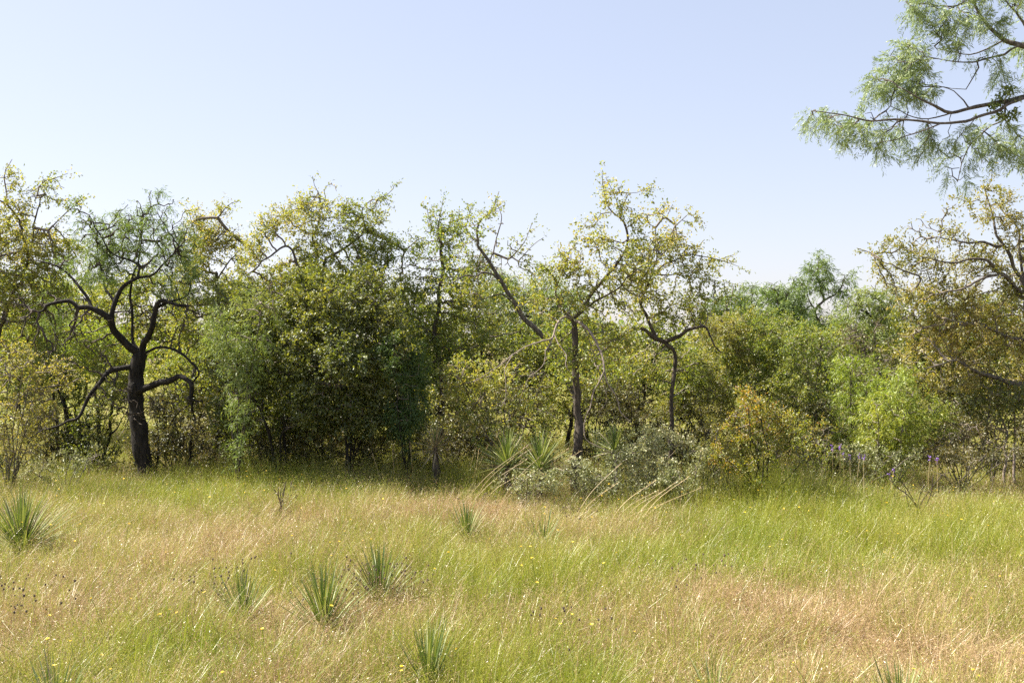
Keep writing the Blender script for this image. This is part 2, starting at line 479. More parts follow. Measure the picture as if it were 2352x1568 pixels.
def tree(name, label, cat, D, trunk, blobs, kind='hack', mat='hack', bark='bark', twig='twig', limbs=(), shoots=(), group=None,
         k=115, step=0.12, size=1.0, per=2.4, tr=(0.09, 0.05), rdepth=0.85, gap=-0.12, jit=0.28, near=False, dead_limbs=(), thick=0.0046, shrub=False, wood=0.7):
    """trunk: pixels from the foot up; limbs: (pixels, r0, r1[, depth change]); blobs: (px, py, rx, ry[, depth change, weight, tone])"""
    f = P(trunk[0][0], trunk[0][1], D)
    foot = np.array([f[0], D, float(gz(f[0], D))])
    root = thing(name, label, cat, foot, group)
    tr = (tr[0] * wood, tr[1] * wood)
    skel, par, rmin = [], [], []
    owner, wood_objs = [], {}

    def add_line(line, attach, st, own=None):
        prev = attach
        acc = 1e9
        for i in range(len(line)):
            if i:
                acc += np.linalg.norm(line[i, :3] - line[i - 1, :3])
            if acc >= st or i == len(line) - 1:
                skel.append(line[i, :3].copy()); par.append(prev); rmin.append(line[i, 3]); owner.append(own); prev = len(skel) - 1; acc = 0

    tp = []
    n = len(trunk)
    for i, q in enumerate(trunk):
        dy = q[2] if len(q) > 2 else 0
        w = P(q[0], q[1], D + dy); tp.append([*w, tr[0] + (tr[1] - tr[0]) * i / max(n - 1, 1)])
    tp[0][2] = foot[2] - 0.08; tp[0][3] *= 1.25
    tl = smooth_line(tp, 0.05)
    tl[:, :3] += 0.012 * np.stack([wob(tl[:, :3], 6, 1), wob(tl[:, :3], 6, 2), np.zeros(len(tl))], 1)
    tl = kink(tl, 0.014)
    add_line(tl, -1, 0.15)
    v, fc = tube(tl, 12 if tr[0] > 0.05 else 7, 0.14, f[0])
    mesh_obj('stem' if shrub else 'trunk', v, fc, M[bark], root, foot, smooth=True)
    nlive = 0
    for li, lb in enumerate(list(limbs) + list(dead_limbs)):
        if li == len(limbs):
            nlive = len(skel)
        pts, r0, r1 = lb[:3]; r0 *= wood if li < len(limbs) else .8; r1 *= wood if li < len(limbs) else .8; dd = lb[3] if len(lb) > 3 else rng.uniform(-0.35, 0.35)
        m_ = len(pts)
        # the limb starts on the nearest point of what is already there
        s0 = P(pts[0][0], pts[0][1], D)
        S = np.array(skel)
        pj = np.abs(S[:, 0] / S[:, 1] - s0[0] / s0[1]) + np.abs((S[:, 2] - EYE) / S[:, 1] - (s0[2] - EYE) / s0[1])
        a = int(pj.argmin()); y0 = S[a, 1]
        lp = []
        for i, q in enumerate(pts):
            t = i / max(m_ - 1, 1)
            w = P(q[0], q[1], y0 + dd * t * (2 - t)); lp.append([*w, r0 + (r1 - r0) * t])
        if np.linalg.norm(np.array(lp[0][:3]) - S[a]) < 0.35:
            lp[0][:3] = S[a]
        ln = smooth_line(lp, 0.045)
        kk = np.minimum(1, np.arange(len(ln)) / 4.0)[:, None]
        ln = kink(ln, 0.016 + 0.12 * r1)
        ln[:, :3] += kk * 0.006 * np.stack([wob(ln[:, :3], 8, 1 + li), wob(ln[:, :3], 8, 2 + li), wob(ln[:, :3], 8, 3 + li)], 1)
        up_ = owner[a]                                   # the limb it springs from, None for the trunk
        add_line(ln, a, 0.12, up_ if up_ is not None else li)
        v, fc = tube(ln, 8 if r0 > 0.025 else 6, 0.10, li)
        o = mesh_obj('stem' if shrub else ('branch' if up_ is not None else 'limb'), v, fc, M[bark] if li < len(limbs) else M['deadtwig'], root if shrub or up_ is None else wood_objs[up_], foot, smooth=True)
        wood_objs.setdefault(up_ if up_ is not None else li, o)
        if li >= len(limbs):
            o['label'] = 'bare pale grey arching branch'
    nfix = len(skel)
    nlive = nlive or nfix
    # attractors
    att, tone_pts, tone_val = [], [], []
    for b in blobs:
        px, py, rx, ry = b[:4]
        dy = b[4] if len(b) > 4 else 0.0
        wgt = b[5] if len(b) > 5 else 1.0
        tone = b[6] if len(b) > 6 else 0.45
        Y = D + dy
        c = P(px, py, Y); sx, sz = rx / F * Y, ry / F * Y; sy = rdepth * 0.5 * (sx + sz)
        nn = max(4, int(wgt * k * (KM if not near else 1.6) * math.pi * sx * sz))
        q = nrm(rng.normal(0, 1, (nn * 3, 3))) * (rng.uniform(0.05, 1.12, (nn * 3, 1)) ** 0.42)
        ray = rng.uniform(0, 1, (len(q), 1)) < 0.10
        q = q * np.where(ray, rng.uniform(1.1, 1.5, (len(q), 1)), 1.0)
        q = q * np.array([sx, sy, sz]) + c
        q = q[wob(q, 4.2, f[0] + D) > gap][:nn]
        q = q[q[:, 2] > gz(q[:, 0], q[:, 1]) + 0.06]
        att.append(q); tone_pts.append(c); tone_val.append(tone)
    tone_pts = np.array(tone_pts).reshape(-1, 3); tone_val = np.array(tone_val)
    sh_from = len(skel)
    for s in shoots:
        s0 = P(s[0][0], s[0][1], D)
        S = np.array(skel); a = int(np.linalg.norm((S - s0) * np.array([1, 0.3, 1]), axis=1).argmin())
        dd = rng.uniform(-0.3, 0.3)
        ln = smooth_line([[*P(q[0], q[1], D + dd), 0.007 * (1 - i / len(s)) + 0.002] for i, q in enumerate(s)], 0.05)
        if np.linalg.norm(ln[0, :3] - S[a]) > 0.1:
            g = smooth_line([[*S[a], 0.012], [*(0.5 * (S[a] + ln[0, :3]) + rng.normal(0, 0.05, 3)), 0.01], [*ln[0, :3], 0.008]], 0.1)
            ln = np.vstack([g[:-1], ln])
        add_line(ln, a, 0.07)
    step *= 0.58
    X, par = colonize(skel, par, np.vstack(att), step, step * 0.9, 130, jit)
    nN = len(X)
    rad = np.full(nN, thick)
    ex = 2.35
    acc = np.zeros(nN)
    for i in range(nN - 1, 0, -1):
        r_ = max(rad[i], acc[i] ** (1 / ex)) if acc[i] > 0 else rad[i]
        rad[i] = r_
        if par[i] >= 0:
            acc[par[i]] += r_ ** ex
    rad[:nfix] = np.maximum(np.array(rmin[:nfix]), 0.003)
    rad = np.minimum(rad, tr[0])
    ed = np.arange(nfix, nN)
    big = ed[rad[ed] > 0.012]; sml = ed[rad[ed] <= 0.012]
    Vs, Qs = [], []
    if len(big):
        v, q = twig_mesh(X, par, rad, big, 6); Vs.append(v); Qs.append(q)
    if len(sml):
        v, q = twig_mesh(X, par, rad, sml, 3); Qs.append(q + sum(map(len, Vs))); Vs.append(v)
    if Vs:
        mesh_obj('twigs', np.vstack(Vs), [np.vstack(Qs)], M[twig], root, foot, smooth=True, kind='stuff')
    # leaves on the thin ends
    if per > 0:
        cand = ed[rad[ed] < max(0.0085, 2.6 * thick)]
        if not near:
            cand = np.concatenate([cand, np.flatnonzero((rad[:nlive] < 0.0085) & (par[:nlive] >= 0))])
        pe = per * (PM if not near else 1.5) * np.where(wob(X[cand], 2.4, D + f[0]) > 0.42, 0.25, 1.08)      # some boughs are nearly bare
        cnt = rng.poisson(pe)
        sel = np.repeat(cand, cnt)
        O = X[sel] + (X[par[sel]] - X[sel]) * rng.uniform(0, 1, (len(sel), 1))
        Dr = nrm(X[sel] - X[par[sel]])
        cen = np.mean(np.vstack(att), 0)
        Dr = nrm(Dr + 0.35 * nrm(O - cen))
        # tone: from the nearest blobs, with a slow wave and a value for every spray
        dd = np.linalg.norm(O[:, None, :] - tone_pts[None], axis=2)
        w = 1 / (dd ** 3 + 0.02)
        tone = (w * np.maximum(tone_val, .3)).sum(1) / w.sum(1) + 0.14 * wob(O, 3.0, D) + rng.normal(0, 0.10, len(O))
        lf = tone_val[dd.argmin(1)] >= 0
        O, Dr, tone = O[lf], Dr[lf], tone[lf]
        if near:
            V, Q, tn = near_leaves(O, Dr, tone)
        else:
            V, Q, tn = make_leaves(O, Dr, kind, tone, size)
        if len(Q):
            mesh_obj('foliage' if shrub else 'crown', V, [Q], M[mat], root, foot, attr={'tone': tn}, kind='stuff')
    return root



def bush(name, label, cat, D, px, blobs, kind='small', mat='olive', bark='barkmid', stems=4, sr=0.018, **kw):
    """several stems from one foot, one to each of the first blobs"""
    py = HZ + EYE * F / D
    lim = []
    for i in range(stems):
        b = blobs[i % len(blobs)]
        tx, ty = b[0] + rng.uniform(-0.5, 0.5) * b[2], b[1] - rng.uniform(-0.3, 0.5) * b[3]
        mx, my = px + (tx - px) * 0.35 + rng.uniform(-12, 12), py + (ty - py) * 0.5
        lim.append(([(px + rng.uniform(-4, 4), py - 12), (mx, my), (tx, ty)], sr, 0.006, (b[4] if len(b) > 4 else 0) + rng.uniform(-0.3, 0.3)))
    kw.setdefault('tr', (sr * 1.4, sr)); kw.setdefault('k', 120)
    return tree(name, label, cat, D, [(px, py), (px + 2, py - 18)], blobs, kind, mat, bark, limbs=lim, shrub=True, **kw)


# ------------------------------------------------------------------ the trees of the front row
tree('mesquite_tree', 'gnarled mesquite with a near-black trunk and twisting bare limbs beside the grass', 'tree', 13.0,
     [(347, 1118), (338, 1080), (322, 1000), (316, 950), (310, 885), (316, 835), (320, 812)],
     [(225, 530, 55, 60, .3, .55, .2), (330, 525, 90, 70, .2, .6, .3), (400, 560, 50, 70, 0, .6, .4), (270, 600, 100, 50, .4, .5, .4),
      (420, 650, 55, 50, -.2, .4, .5), (120, 700, 60, 30, -.3, .3, .5), (170, 480, 25, 20, 0, .4, .2), (360, 460, 30, 25, 0, .3, .1), (200, 620, 70, 45, 0, .4, .4),
      (150, 750, 95, 45, -.4, .55, -1), (100, 800, 70, 36, -.5, .45, -1), (430, 725, 50, 36, -.3, .5, -1), (440, 905, 46, 30, -.5, .5, -1), (240, 905, 60, 36, -.4, .5, -1), (330, 690, 60, 60, 0, .4, -1), (210, 800, 50, 40, -.2, .5, -1), (70, 700, 50, 40, -.4, .5, -1), (310, 930, 40, 60, -.3, .35, -1)],
     'feather', 'feather', 'barkdark', 'barkmid', tr=(0.175, 0.125), per=1.0, k=300, step=0.12, wood=.66, thick=.0052,
     limbs=[([(316, 822), (275, 783), (255, 738), (215, 713), (165, 698), (120, 700), (85, 715)], .085, .018, -.5),
            ([(215, 713), (197, 678), (170, 640), (135, 615), (90, 600)], .035, .014, .2),
            ([(253, 738), (260, 698), (280, 658), (315, 638), (360, 623), (400, 583)], .055, .012, .1),
            ([(262, 685), (240, 653), (230, 613)], .03, .012, .3),
            ([(315, 638), (315, 608), (280, 593), (250, 568), (225, 523), (200, 493)], .028, .008, .2),
            ([(312, 812), (303, 783), (300, 713), (302, 658), (318, 590), (322, 545)], .036, .012, .4),
            ([(322, 815), (345, 773), (355, 723), (370, 700), (432, 703)], .07, .03, -.3),
            ([(362, 712), (390, 693), (425, 678), (440, 640)], .03, .01, .2),
            ([(322, 815), (365, 798), (410, 808), (440, 833), (455, 853), (440, 880)], .03, .018, -.5),
            ([(316, 890), (350, 885), (380, 878), (410, 866), (440, 880), (444, 905), (436, 915), (462, 926)], .075, .02, -.6),
            ([(310, 850), (260, 853), (225, 878), (200, 923), (180, 953), (140, 968), (70, 1000)], .055, .016, -.5),
            ([(310, 860), (300, 900), (296, 940)], .02, .006, -.3)])

tree('hackberry_tree', 'yellow-green tree with open sprigs against the sky at the far left edge', 'tree', 14.5,
     [(-60, 1100), (-50, 950), (-20, 800), (20, 700)],
     [(15, 410, 28, 32, 0, .7, .6), (110, 428, 40, 18, 0, .5, .5), (85, 455, 35, 28, 0, .7, .6), (40, 490, 45, 35, 0, .7, .6), (60, 560, 85, 45, 0, .9, .7),
      (160, 465, 28, 16, 0, .5, .4), (40, 650, 110, 70, 0, 1, .4), (10, 740, 90, 70, 0, 1, .4), (130, 590, 60, 50, 0, .9, .5), (-60, 560, 80, 120, 0, .8, .5), (20, 540, 60, 50, .4, .8, .7)],
     'hack', 'hack', 'barkmid', tr=(.10, .05),
     limbs=[([(20, 700), (60, 610), (50, 525), (22, 478), (-12, 455)], .04, .014, .1), ([(62, 600), (84, 513), (88, 473), (84, 438)], .022, .008, 0)],
     shoots=[[(85, 450), (95, 420), (125, 410), (156, 398)], [(110, 530), (150, 490), (192, 453)], [(15, 440), (10, 400), (28, 366)], [(110, 430), (112, 405), (118, 396)]])

tree('hackberry_tree', 'small golden-yellow tree rising just right of the black mesquite', 'tree', 15.2,
     [(505, 1075), (500, 900), (505, 750), (498, 630)],
     [(465, 515, 42, 40, 0, .8, .7), (515, 482, 26, 14, 0, .6, .7), (480, 585, 60, 55, 0, 1, .7), (540, 560, 35, 40, 0, .8, .6), (430, 625, 50, 45, 0, .9, .6), (500, 680, 70, 50, 0, 1, .4), (450, 740, 70, 60, 0, 1, .4)],
     'hack', 'hack', 'barkmid', tr=(.07, .035), shoots=[[(500, 500), (525, 470), (548, 462)], [(440, 510), (432, 480)]],
     limbs=[([(500, 640), (530, 595), (560, 560)], .02, .008)])

tree('hackberry_tree', 'tall broad tree, golden on one side and green on the other, behind the dark thicket', 'tree', 14.5,
     [(700, 1080), (690, 930), (705, 800), (730, 700), (745, 620)],
     [(690, 485, 55, 32, 0, .8, .62), (740, 455, 32, 28, 0, .7, .6), (765, 505, 75, 45, 0, 1, .5), (650, 520, 45, 38, 0, .8, .7), (600, 565, 45, 38, 0, .8, .7), (578, 612, 38, 35, 0, .7, .6),
      (830, 500, 50, 35, 0, .9, .35), (870, 452, 28, 16, 0, .7, .35), (850, 560, 70, 38, 0, .9, .25), (920, 572, 45, 26, 0, .7, .3), (955, 560, 22, 14, 0, .5, .3),
      (720, 570, 80, 40, 0, 1, .6), (800, 620, 90, 50, 0, 1, .35), (600, 512, 20, 22, 0, .6, .8), (660, 640, 70, 50, .4, 1, .5), (870, 640, 60, 40, .3, .9, .3), (700, 500, 40, 40, .5, .6, .65)],
     'hack', 'hack', 'bark', tr=(.10, .05), k=125,
     limbs=[([(735, 690), (690, 620), (660, 568), (615, 593), (572, 630)], .035, .012, -.2), ([(745, 625), (753, 592), (808, 562), (838, 517), (833, 477), (880, 455)], .035, .008, .1),
            ([(740, 640), (720, 560), (738, 480)], .03, .008, .2)],
     shoots=[[(735, 450), (722, 425), (718, 405)], [(870, 455), (898, 442), (906, 424)], [(745, 440), (752, 418), (762, 422)], [(930, 575), (960, 550), (975, 545)]])

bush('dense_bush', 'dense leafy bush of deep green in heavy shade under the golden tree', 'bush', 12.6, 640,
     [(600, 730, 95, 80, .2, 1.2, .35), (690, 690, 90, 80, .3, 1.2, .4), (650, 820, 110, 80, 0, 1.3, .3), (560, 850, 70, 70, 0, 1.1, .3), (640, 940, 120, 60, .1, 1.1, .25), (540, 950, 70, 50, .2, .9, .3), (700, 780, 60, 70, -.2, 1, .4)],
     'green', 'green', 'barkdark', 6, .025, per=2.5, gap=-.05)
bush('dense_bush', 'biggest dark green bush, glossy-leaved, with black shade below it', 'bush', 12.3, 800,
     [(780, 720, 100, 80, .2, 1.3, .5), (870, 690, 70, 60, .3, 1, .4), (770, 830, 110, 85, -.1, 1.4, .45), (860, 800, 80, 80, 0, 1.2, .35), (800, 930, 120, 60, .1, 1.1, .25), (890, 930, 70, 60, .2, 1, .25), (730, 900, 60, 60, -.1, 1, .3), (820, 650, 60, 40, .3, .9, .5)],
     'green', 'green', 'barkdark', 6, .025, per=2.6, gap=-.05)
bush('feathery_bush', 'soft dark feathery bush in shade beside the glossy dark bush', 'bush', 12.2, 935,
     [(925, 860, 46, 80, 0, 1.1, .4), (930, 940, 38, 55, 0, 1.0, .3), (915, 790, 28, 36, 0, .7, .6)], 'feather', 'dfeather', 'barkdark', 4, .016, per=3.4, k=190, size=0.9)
bush('feathery_bush', 'hazy blue-green feathery mesquite bush right of the black trunk', 'bush', 12.0, 545,
     [(560, 790, 50, 75, 0, .5, .6), (600, 700, 40, 45, .2, .4, .7), (500, 760, 36, 55, 0, .35, .7), (545, 880, 36, 45, 0, .3, .5)], 'feather', 'feather', 'barkmid', 4, .014, per=2.4, k=130)

tree('hackberry_tree', 'green tree with upright leafy shoots between the dark bush and the leaning tree', 'tree', 14.2,
     [(1005, 1075), (1015, 900), (1000, 780), (1010, 660), (1012, 560)],
     [(1010, 560, 45, 45, 0, .9, .35), (1000, 510, 22, 26, 0, .6, .3), (1060, 545, 36, 42, 0, .7, .4), (955, 640, 50, 45, 0, 1, .3), (1040, 640, 75, 55, 0, 1, .4), (1095, 605, 36, 36, 0, .8, .5),
      (975, 730, 75, 65, 0, 1, .2), (1065, 735, 75, 65, 0, 1, .3), (950, 605, 25, 26, 0, .6, .3), (1000, 830, 90, 60, .2, 1, .25)],
     'hack', 'hack', 'barkmid', tr=(.07, .03), shoots=[[(1005, 530), (1012, 490), (1018, 458)], [(1050, 530), (1055, 480)], [(990, 520), (980, 478)], [(1030, 530), (1038, 490)], [(1070, 520), (1082, 478)]],
     limbs=[([(1003, 790), (960, 735), (920, 715)], .025, .01)])

tree('leaning_tree', 'half-bare tree leaning over with its bent trunk crossing behind the centre tree', 'tree', 13.2,
     [(1326, 1113), (1330, 1020), (1322, 930), (1298, 850), (1263, 797), (1238, 767), (1208, 732), (1183, 692), (1153, 652), (1133, 612), (1103, 572), (1093, 537), (1103, 507), (1128, 487), (1140, 455)],
     [(1110, 525, 38, 40, 0, .45, .4), (1140, 480, 20, 30, 0, .35, .5), (1180, 570, 35, 30, 0, .5, .4), (1130, 600, 55, 45, 0, .7, .5), (1205, 645, 55, 40, 0, .6, .55), (1080, 600, 40, 40, 0, .6, .4), (1060, 660, 50, 30, -.2, .6, .5)],
     'hack', 'hack', 'bark', tr=(.075, .007), per=1.6,
     limbs=[([(1153, 652), (1120, 628), (1085, 628), (1040, 645), (990, 655)], .022, .006, -.4), ([(1133, 612), (1135, 560), (1150, 500), (1142, 450)], .016, .004, .2), ([(1183, 692), (1150, 680), (1105, 688)], .02, .006, -.3)],
     shoots=[[(1175, 590), (1205, 555), (1222, 512)], [(1190, 600), (1225, 562), (1248, 546)], [(1140, 460), (1146, 440)], [(1128, 487), (1160, 470)], [(1095, 530), (1080, 500)]])

tree('hackberry_tree', 'olive-gold tree in the centre with a slim dark trunk and bare arching branches', 'tree', 12.0,
     [(1318, 1145), (1320, 1090), (1324, 1030), (1330, 960), (1327, 900), (1321, 830), (1322, 770), (1316, 730)],
     [(1330, 600, 62, 42, 0, .8, .65), (1400, 565, 60, 42, 0, .85, .7), (1465, 585, 80, 52, 0, 1, .75), (1430, 520, 40, 30, 0, .5, .6), (1338, 520, 22, 22, 0, .4, .5), (1268, 625, 45, 36, 0, .7, .5), (1385, 640, 85, 40, 0, .9, .6),
      (1440, 670, 80, 50, .1, 1, .6), (1330, 690, 50, 36, 0, .8, .5), (1405, 455, 26, 36, 0, .8, .5), (1440, 490, 24, 26, 0, .7, .6), (1300, 800, 60, 45, -.2, .6, .4), (1390, 770, 70, 55, .2, .9, .5), (1345, 860, 60, 40, .3, .7, .4), (1240, 700, 50, 30, 0, .5, .5), (1470, 440, 26, 10, 0, .8, .5)],
     'hack', 'hack', 'barkmid', tr=(.075, .05), per=2.0, k=120,
     limbs=[([(1318, 735), (1339, 709), (1357, 679), (1380, 650), (1410, 610), (1438, 572), (1435, 522), (1425, 502), (1398, 482), (1388, 437), (1385, 397)], .038, .005, .2),
            ([(1425, 502), (1428, 482), (1408, 437), (1392, 408)], .012, .003, .1), ([(1428, 482), (1438, 462), (1453, 442), (1495, 430)], .010, .003, -.2),
            ([(1316, 732), (1297, 713), (1284, 698), (1271, 681), (1279, 653), (1300, 610)], .03, .008, .2),
            ([(1339, 709), (1370, 690), (1420, 660), (1460, 620), (1520, 590)], .022, .006, -.3)],
     dead_limbs=[([(1312, 729), (1335, 743), (1354, 758), (1367, 778), (1378, 804), (1386, 827), (1389, 849), (1395, 878), (1408, 902), (1425, 940), (1446, 975)], .024, .007, -.5),
                 ([(1310, 726), (1292, 728), (1277, 744), (1267, 767), (1245, 780), (1215, 795), (1178, 812), (1140, 845), (1088, 872)], .019, .004, -.6),
                 ([(1267, 770), (1264, 790), (1252, 805), (1250, 825), (1230, 855), (1212, 876), (1195, 920)], .011, .003, -.2),
                 ([(1340, 746), (1352, 780), (1366, 810), (1369, 840), (1380, 870), (1390, 905), (1388, 925), (1375, 945)], .010, .003, .2),
                 ([(1282, 780), (1296, 815), (1302, 840), (1320, 865)], .008, .003, -.3),
                 ([(1388, 850), (1372, 880), (1356, 920), (1345, 960), (1350, 1010), (1385, 1030), (1420, 1060)], .010, .004, -.2),
                 ([(1178, 812), (1160, 850), (1158, 900), (1150, 930)], .007, .003, -.2)])

tree('hackberry_tree', 'golden-olive tree with a low dipping limb and long bare right-hand sprays', 'tree', 13.0,
     [(1540, 1075), (1541, 960), (1545, 880), (1550, 815), (1525, 784)],
     [(1540, 560, 65, 45, 0, .9, .75), (1500, 500, 45, 26, 0, .7, .6), (1570, 620, 65, 40, 0, .9, .65), (1645, 610, 34, 12, 0, .3, .5), (1490, 650, 60, 50, 0, .9, .7), (1560, 690, 60, 38, 0, .8, .5), (1620, 650, 30, 20, 0, .35, .5),
      (1620, 720, 60, 40, 0, .8, .3), (1500, 720, 60, 40, 0, .7, .5), (1470, 830, 70, 40, .2, .8, .4), (1560, 850, 60, 50, .3, .8, .3)],
     'hack', 'hack', 'barkmid', tr=(.042, .034), per=2.1,
     limbs=[([(1525, 784), (1493, 772), (1463, 757), (1428, 775), (1412, 790)], .045, .02, -.2), ([(1525, 784), (1558, 777), (1583, 757), (1618, 749), (1633, 772), (1655, 810)], .04, .012, -.3),
            ([(1500, 776), (1473, 697), (1488, 650), (1505, 590), (1510, 520)], .035, .008, .1), ([(1488, 650), (1530, 610), (1578, 587), (1653, 597), (1700, 609)], .02, .003, -.1), ([(1500, 640), (1560, 632), (1628, 640), (1680, 650)], .014, .003, .1)],
     shoots=[[(1530, 500), (1545, 470)], [(1550, 520), (1582, 490)], [(1640, 600), (1685, 585)], [(1600, 570), (1618, 550)], [(1510, 490), (1525, 468)]])

bush('leafy_bush', 'yellow-green leafy brush left of the slim centre trunk', 'bush', 12.2, 1150,
     [(1080, 860, 65, 45, 0, .9, .6), (1155, 890, 75, 55, 0, 1, .65), (1230, 880, 55, 55, 0, .9, .6), (1100, 950, 75, 45, 0, .9, .5), (1190, 965, 65, 45, 0, .9, .5), (1045, 930, 38, 45, 0, .7, .4), (1255, 965, 36, 36, 0, .7, .5), (1020, 870, 30, 35, 0, .5, .5)],
     'hack', 'hack', 'barkmid', 6, .014, per=1.9, k=105, size=.95)

for lab, px, D, bl in (
        ('light green small-leaved bush right behind the dipping limb', 1630, 13.6, [(1600, 850, 70, 55, 0, 1, .3), (1670, 780, 70, 55, .2, 1, .45), (1620, 920, 65, 55, 0, 1, .35), (1560, 930, 50, 50, 0, .9, .3)]),
        ('light green small-leaved bush below the row of far feathery trees', 1740, 13.9, [(1740, 790, 80, 60, 0, 1.1, .3), (1700, 870, 70, 60, 0, 1.1, .2), (1780, 860, 70, 60, 0, 1.1, .25), (1720, 740, 60, 35, .3, .8, .3)]),
        ('light green small-leaved bush directly below the tallest far tree', 1850, 13.4, [(1845, 810, 70, 60, 0, 1.1, .3), (1830, 890, 70, 60, 0, 1.1, .25), (1885, 930, 45, 55, 0, 1, .2), (1880, 800, 40, 50, .2, .9, .25)])):
    bush('light_green_bush', lab, 'bush', D, px, bl, 'small', 'olive' if px == 1630 else 'hack', 'bark', 5, .016, per=3.0, k=135, group='light green bushes right of centre')
bush('turning_bush', 'twiggy bush with green and orange leaves and a dark foot in the grass', 'bush', 11.0, 1755,
     [(1740, 940, 60, 45, 0, .9, .5), (1700, 995, 50, 45, 0, .8, .6), (1790, 990, 60, 55, 0, .9, .5), (1750, 1045, 70, 45, 0, .9, .5), (1660, 1045, 36, 40, 0, .6, .6), (1830, 1050, 40, 36, 0, .6, .3)],
     'small', 'orange', 'barkdark', 8, .013, per=2.6, k=120, thick=.004)

tree('mesquite_tree', 'tallest of the far feathery trees, its forked trunk showing against the sky', 'tree', 30.0,
     [(1880, 912), (1876, 800), (1882, 745), (1872, 715), (1893, 690)],
     [(1878, 625, 34, 32, 0, 1.2, .1), (1930, 652, 34, 24, 0, 1.1, .15), (1852, 650, 24, 26, 0, 1, .1), (1880, 660, 40, 22, 0, .8, .2), (1880, 745, 50, 30, 0, .6, .4), (1845, 720, 30, 30, 0, .8, .2)],
     'far', 'feather', 'bark', 'barkmid', tr=(.10, .07), k=80, step=.24, per=3.2, wood=.5, thick=.008,
     limbs=[([(1893, 690), (1880, 650), (1878, 610)], .07, .02), ([(1893, 690), (1925, 670), (1940, 640)], .06, .02), ([(1872, 715), (1855, 680), (1850, 650)], .06, .02)], shoots=[[(1880, 610), (1882, 585)], [(1940, 640), (1955, 622)]])
for lab, px, D, bl in (
        ('far pale feathery tree next to the long bare sprays', 1710, 29.0, [(1720, 680, 40, 30, 0, 1, .3), (1700, 740, 70, 50, 0, 1, .4), (1660, 720, 40, 40, 0, 1, .4), (1690, 820, 80, 50, 0, .9, .4)]),
        ('far pale feathery tree left of the tallest far one', 1790, 27.5, [(1780, 676, 45, 28, 0, 1.1, .2), (1800, 730, 65, 45, 0, 1, .3), (1815, 690, 30, 30, 0, 1, .2), (1800, 810, 70, 50, 0, .9, .4)]),
        ('far yellow-green feathery tree just left of the big olive tree', 2010, 26.0, [(1990, 695, 40, 36, 0, 1, .8), (2040, 680, 40, 36, 0, .8, .7), (2010, 760, 75, 55, 0, 1, .7), (1950, 720, 30, 30, 0, .9, .7), (1990, 850, 80, 50, 0, .9, .5)]),
        ('pale feathery tree seen through the gap behind the leaning trunk', 1240, 24.0, [(1210, 680, 60, 45, 0, 1, .6), (1290, 690, 60, 40, 0, 1, .6), (1240, 760, 90, 60, 0, 1, .5), (1150, 660, 50, 40, 0, 1, .6), (1330, 780, 80, 60, 0, 1, .5)])):
    tree('mesquite_tree', lab, 'tree', D, [(px, HZ + EYE * F / D), (px + 6, 860), (px - 5, 770), (px + 8, 710)], bl, 'far', 'feather', 'bark', 'barkmid',
         tr=(.11, .05), k=70, step=.25, per=3.2, thick=.008, group='far feathery trees')

for lab, px, D, bl in (
        ('bright yellow-green feathery bush beside the turning orange bush', 1955, 12.6, [(1955, 850, 34, 45, 0, 1, .4), (1945, 920, 40, 45, 0, 1, .4), (1955, 985, 44, 36, 0, 1, .5), (1990, 900, 30, 36, 0, .8, .3)]),
        ('bright yellow-green feathery bush in front of the big olive tree', 2050, 12.0, [(2030, 945, 50, 55, 0, 1, .7), (2075, 870, 40, 45, 0, .7, .4), (2080, 965, 46, 50, 0, 1, .6), (2030, 1010, 60, 30, 0, .9, .7), (2140, 960, 30, 50, 0, .6, .6)])):
    bush('feathery_bush', lab, 'bush', D, px, bl, 'bright', 'bright', 'barkmid', 5, .013, per=2.6, k=150, group='bright feathery bushes')
bush('dead_bush', 'bare purplish-brown dead bush above the bright feathery bushes', 'bush', 15.0, 2000,
     [(1990, 770, 55, 40, 0, 1.2, .5), (2010, 830, 55, 45, 0, 1, .5), (1960, 800, 30, 36, 0, .8, .5)], 'small', 'brownleaf', 'barkmid', 5, .014, per=.5, k=190, twig='twig')

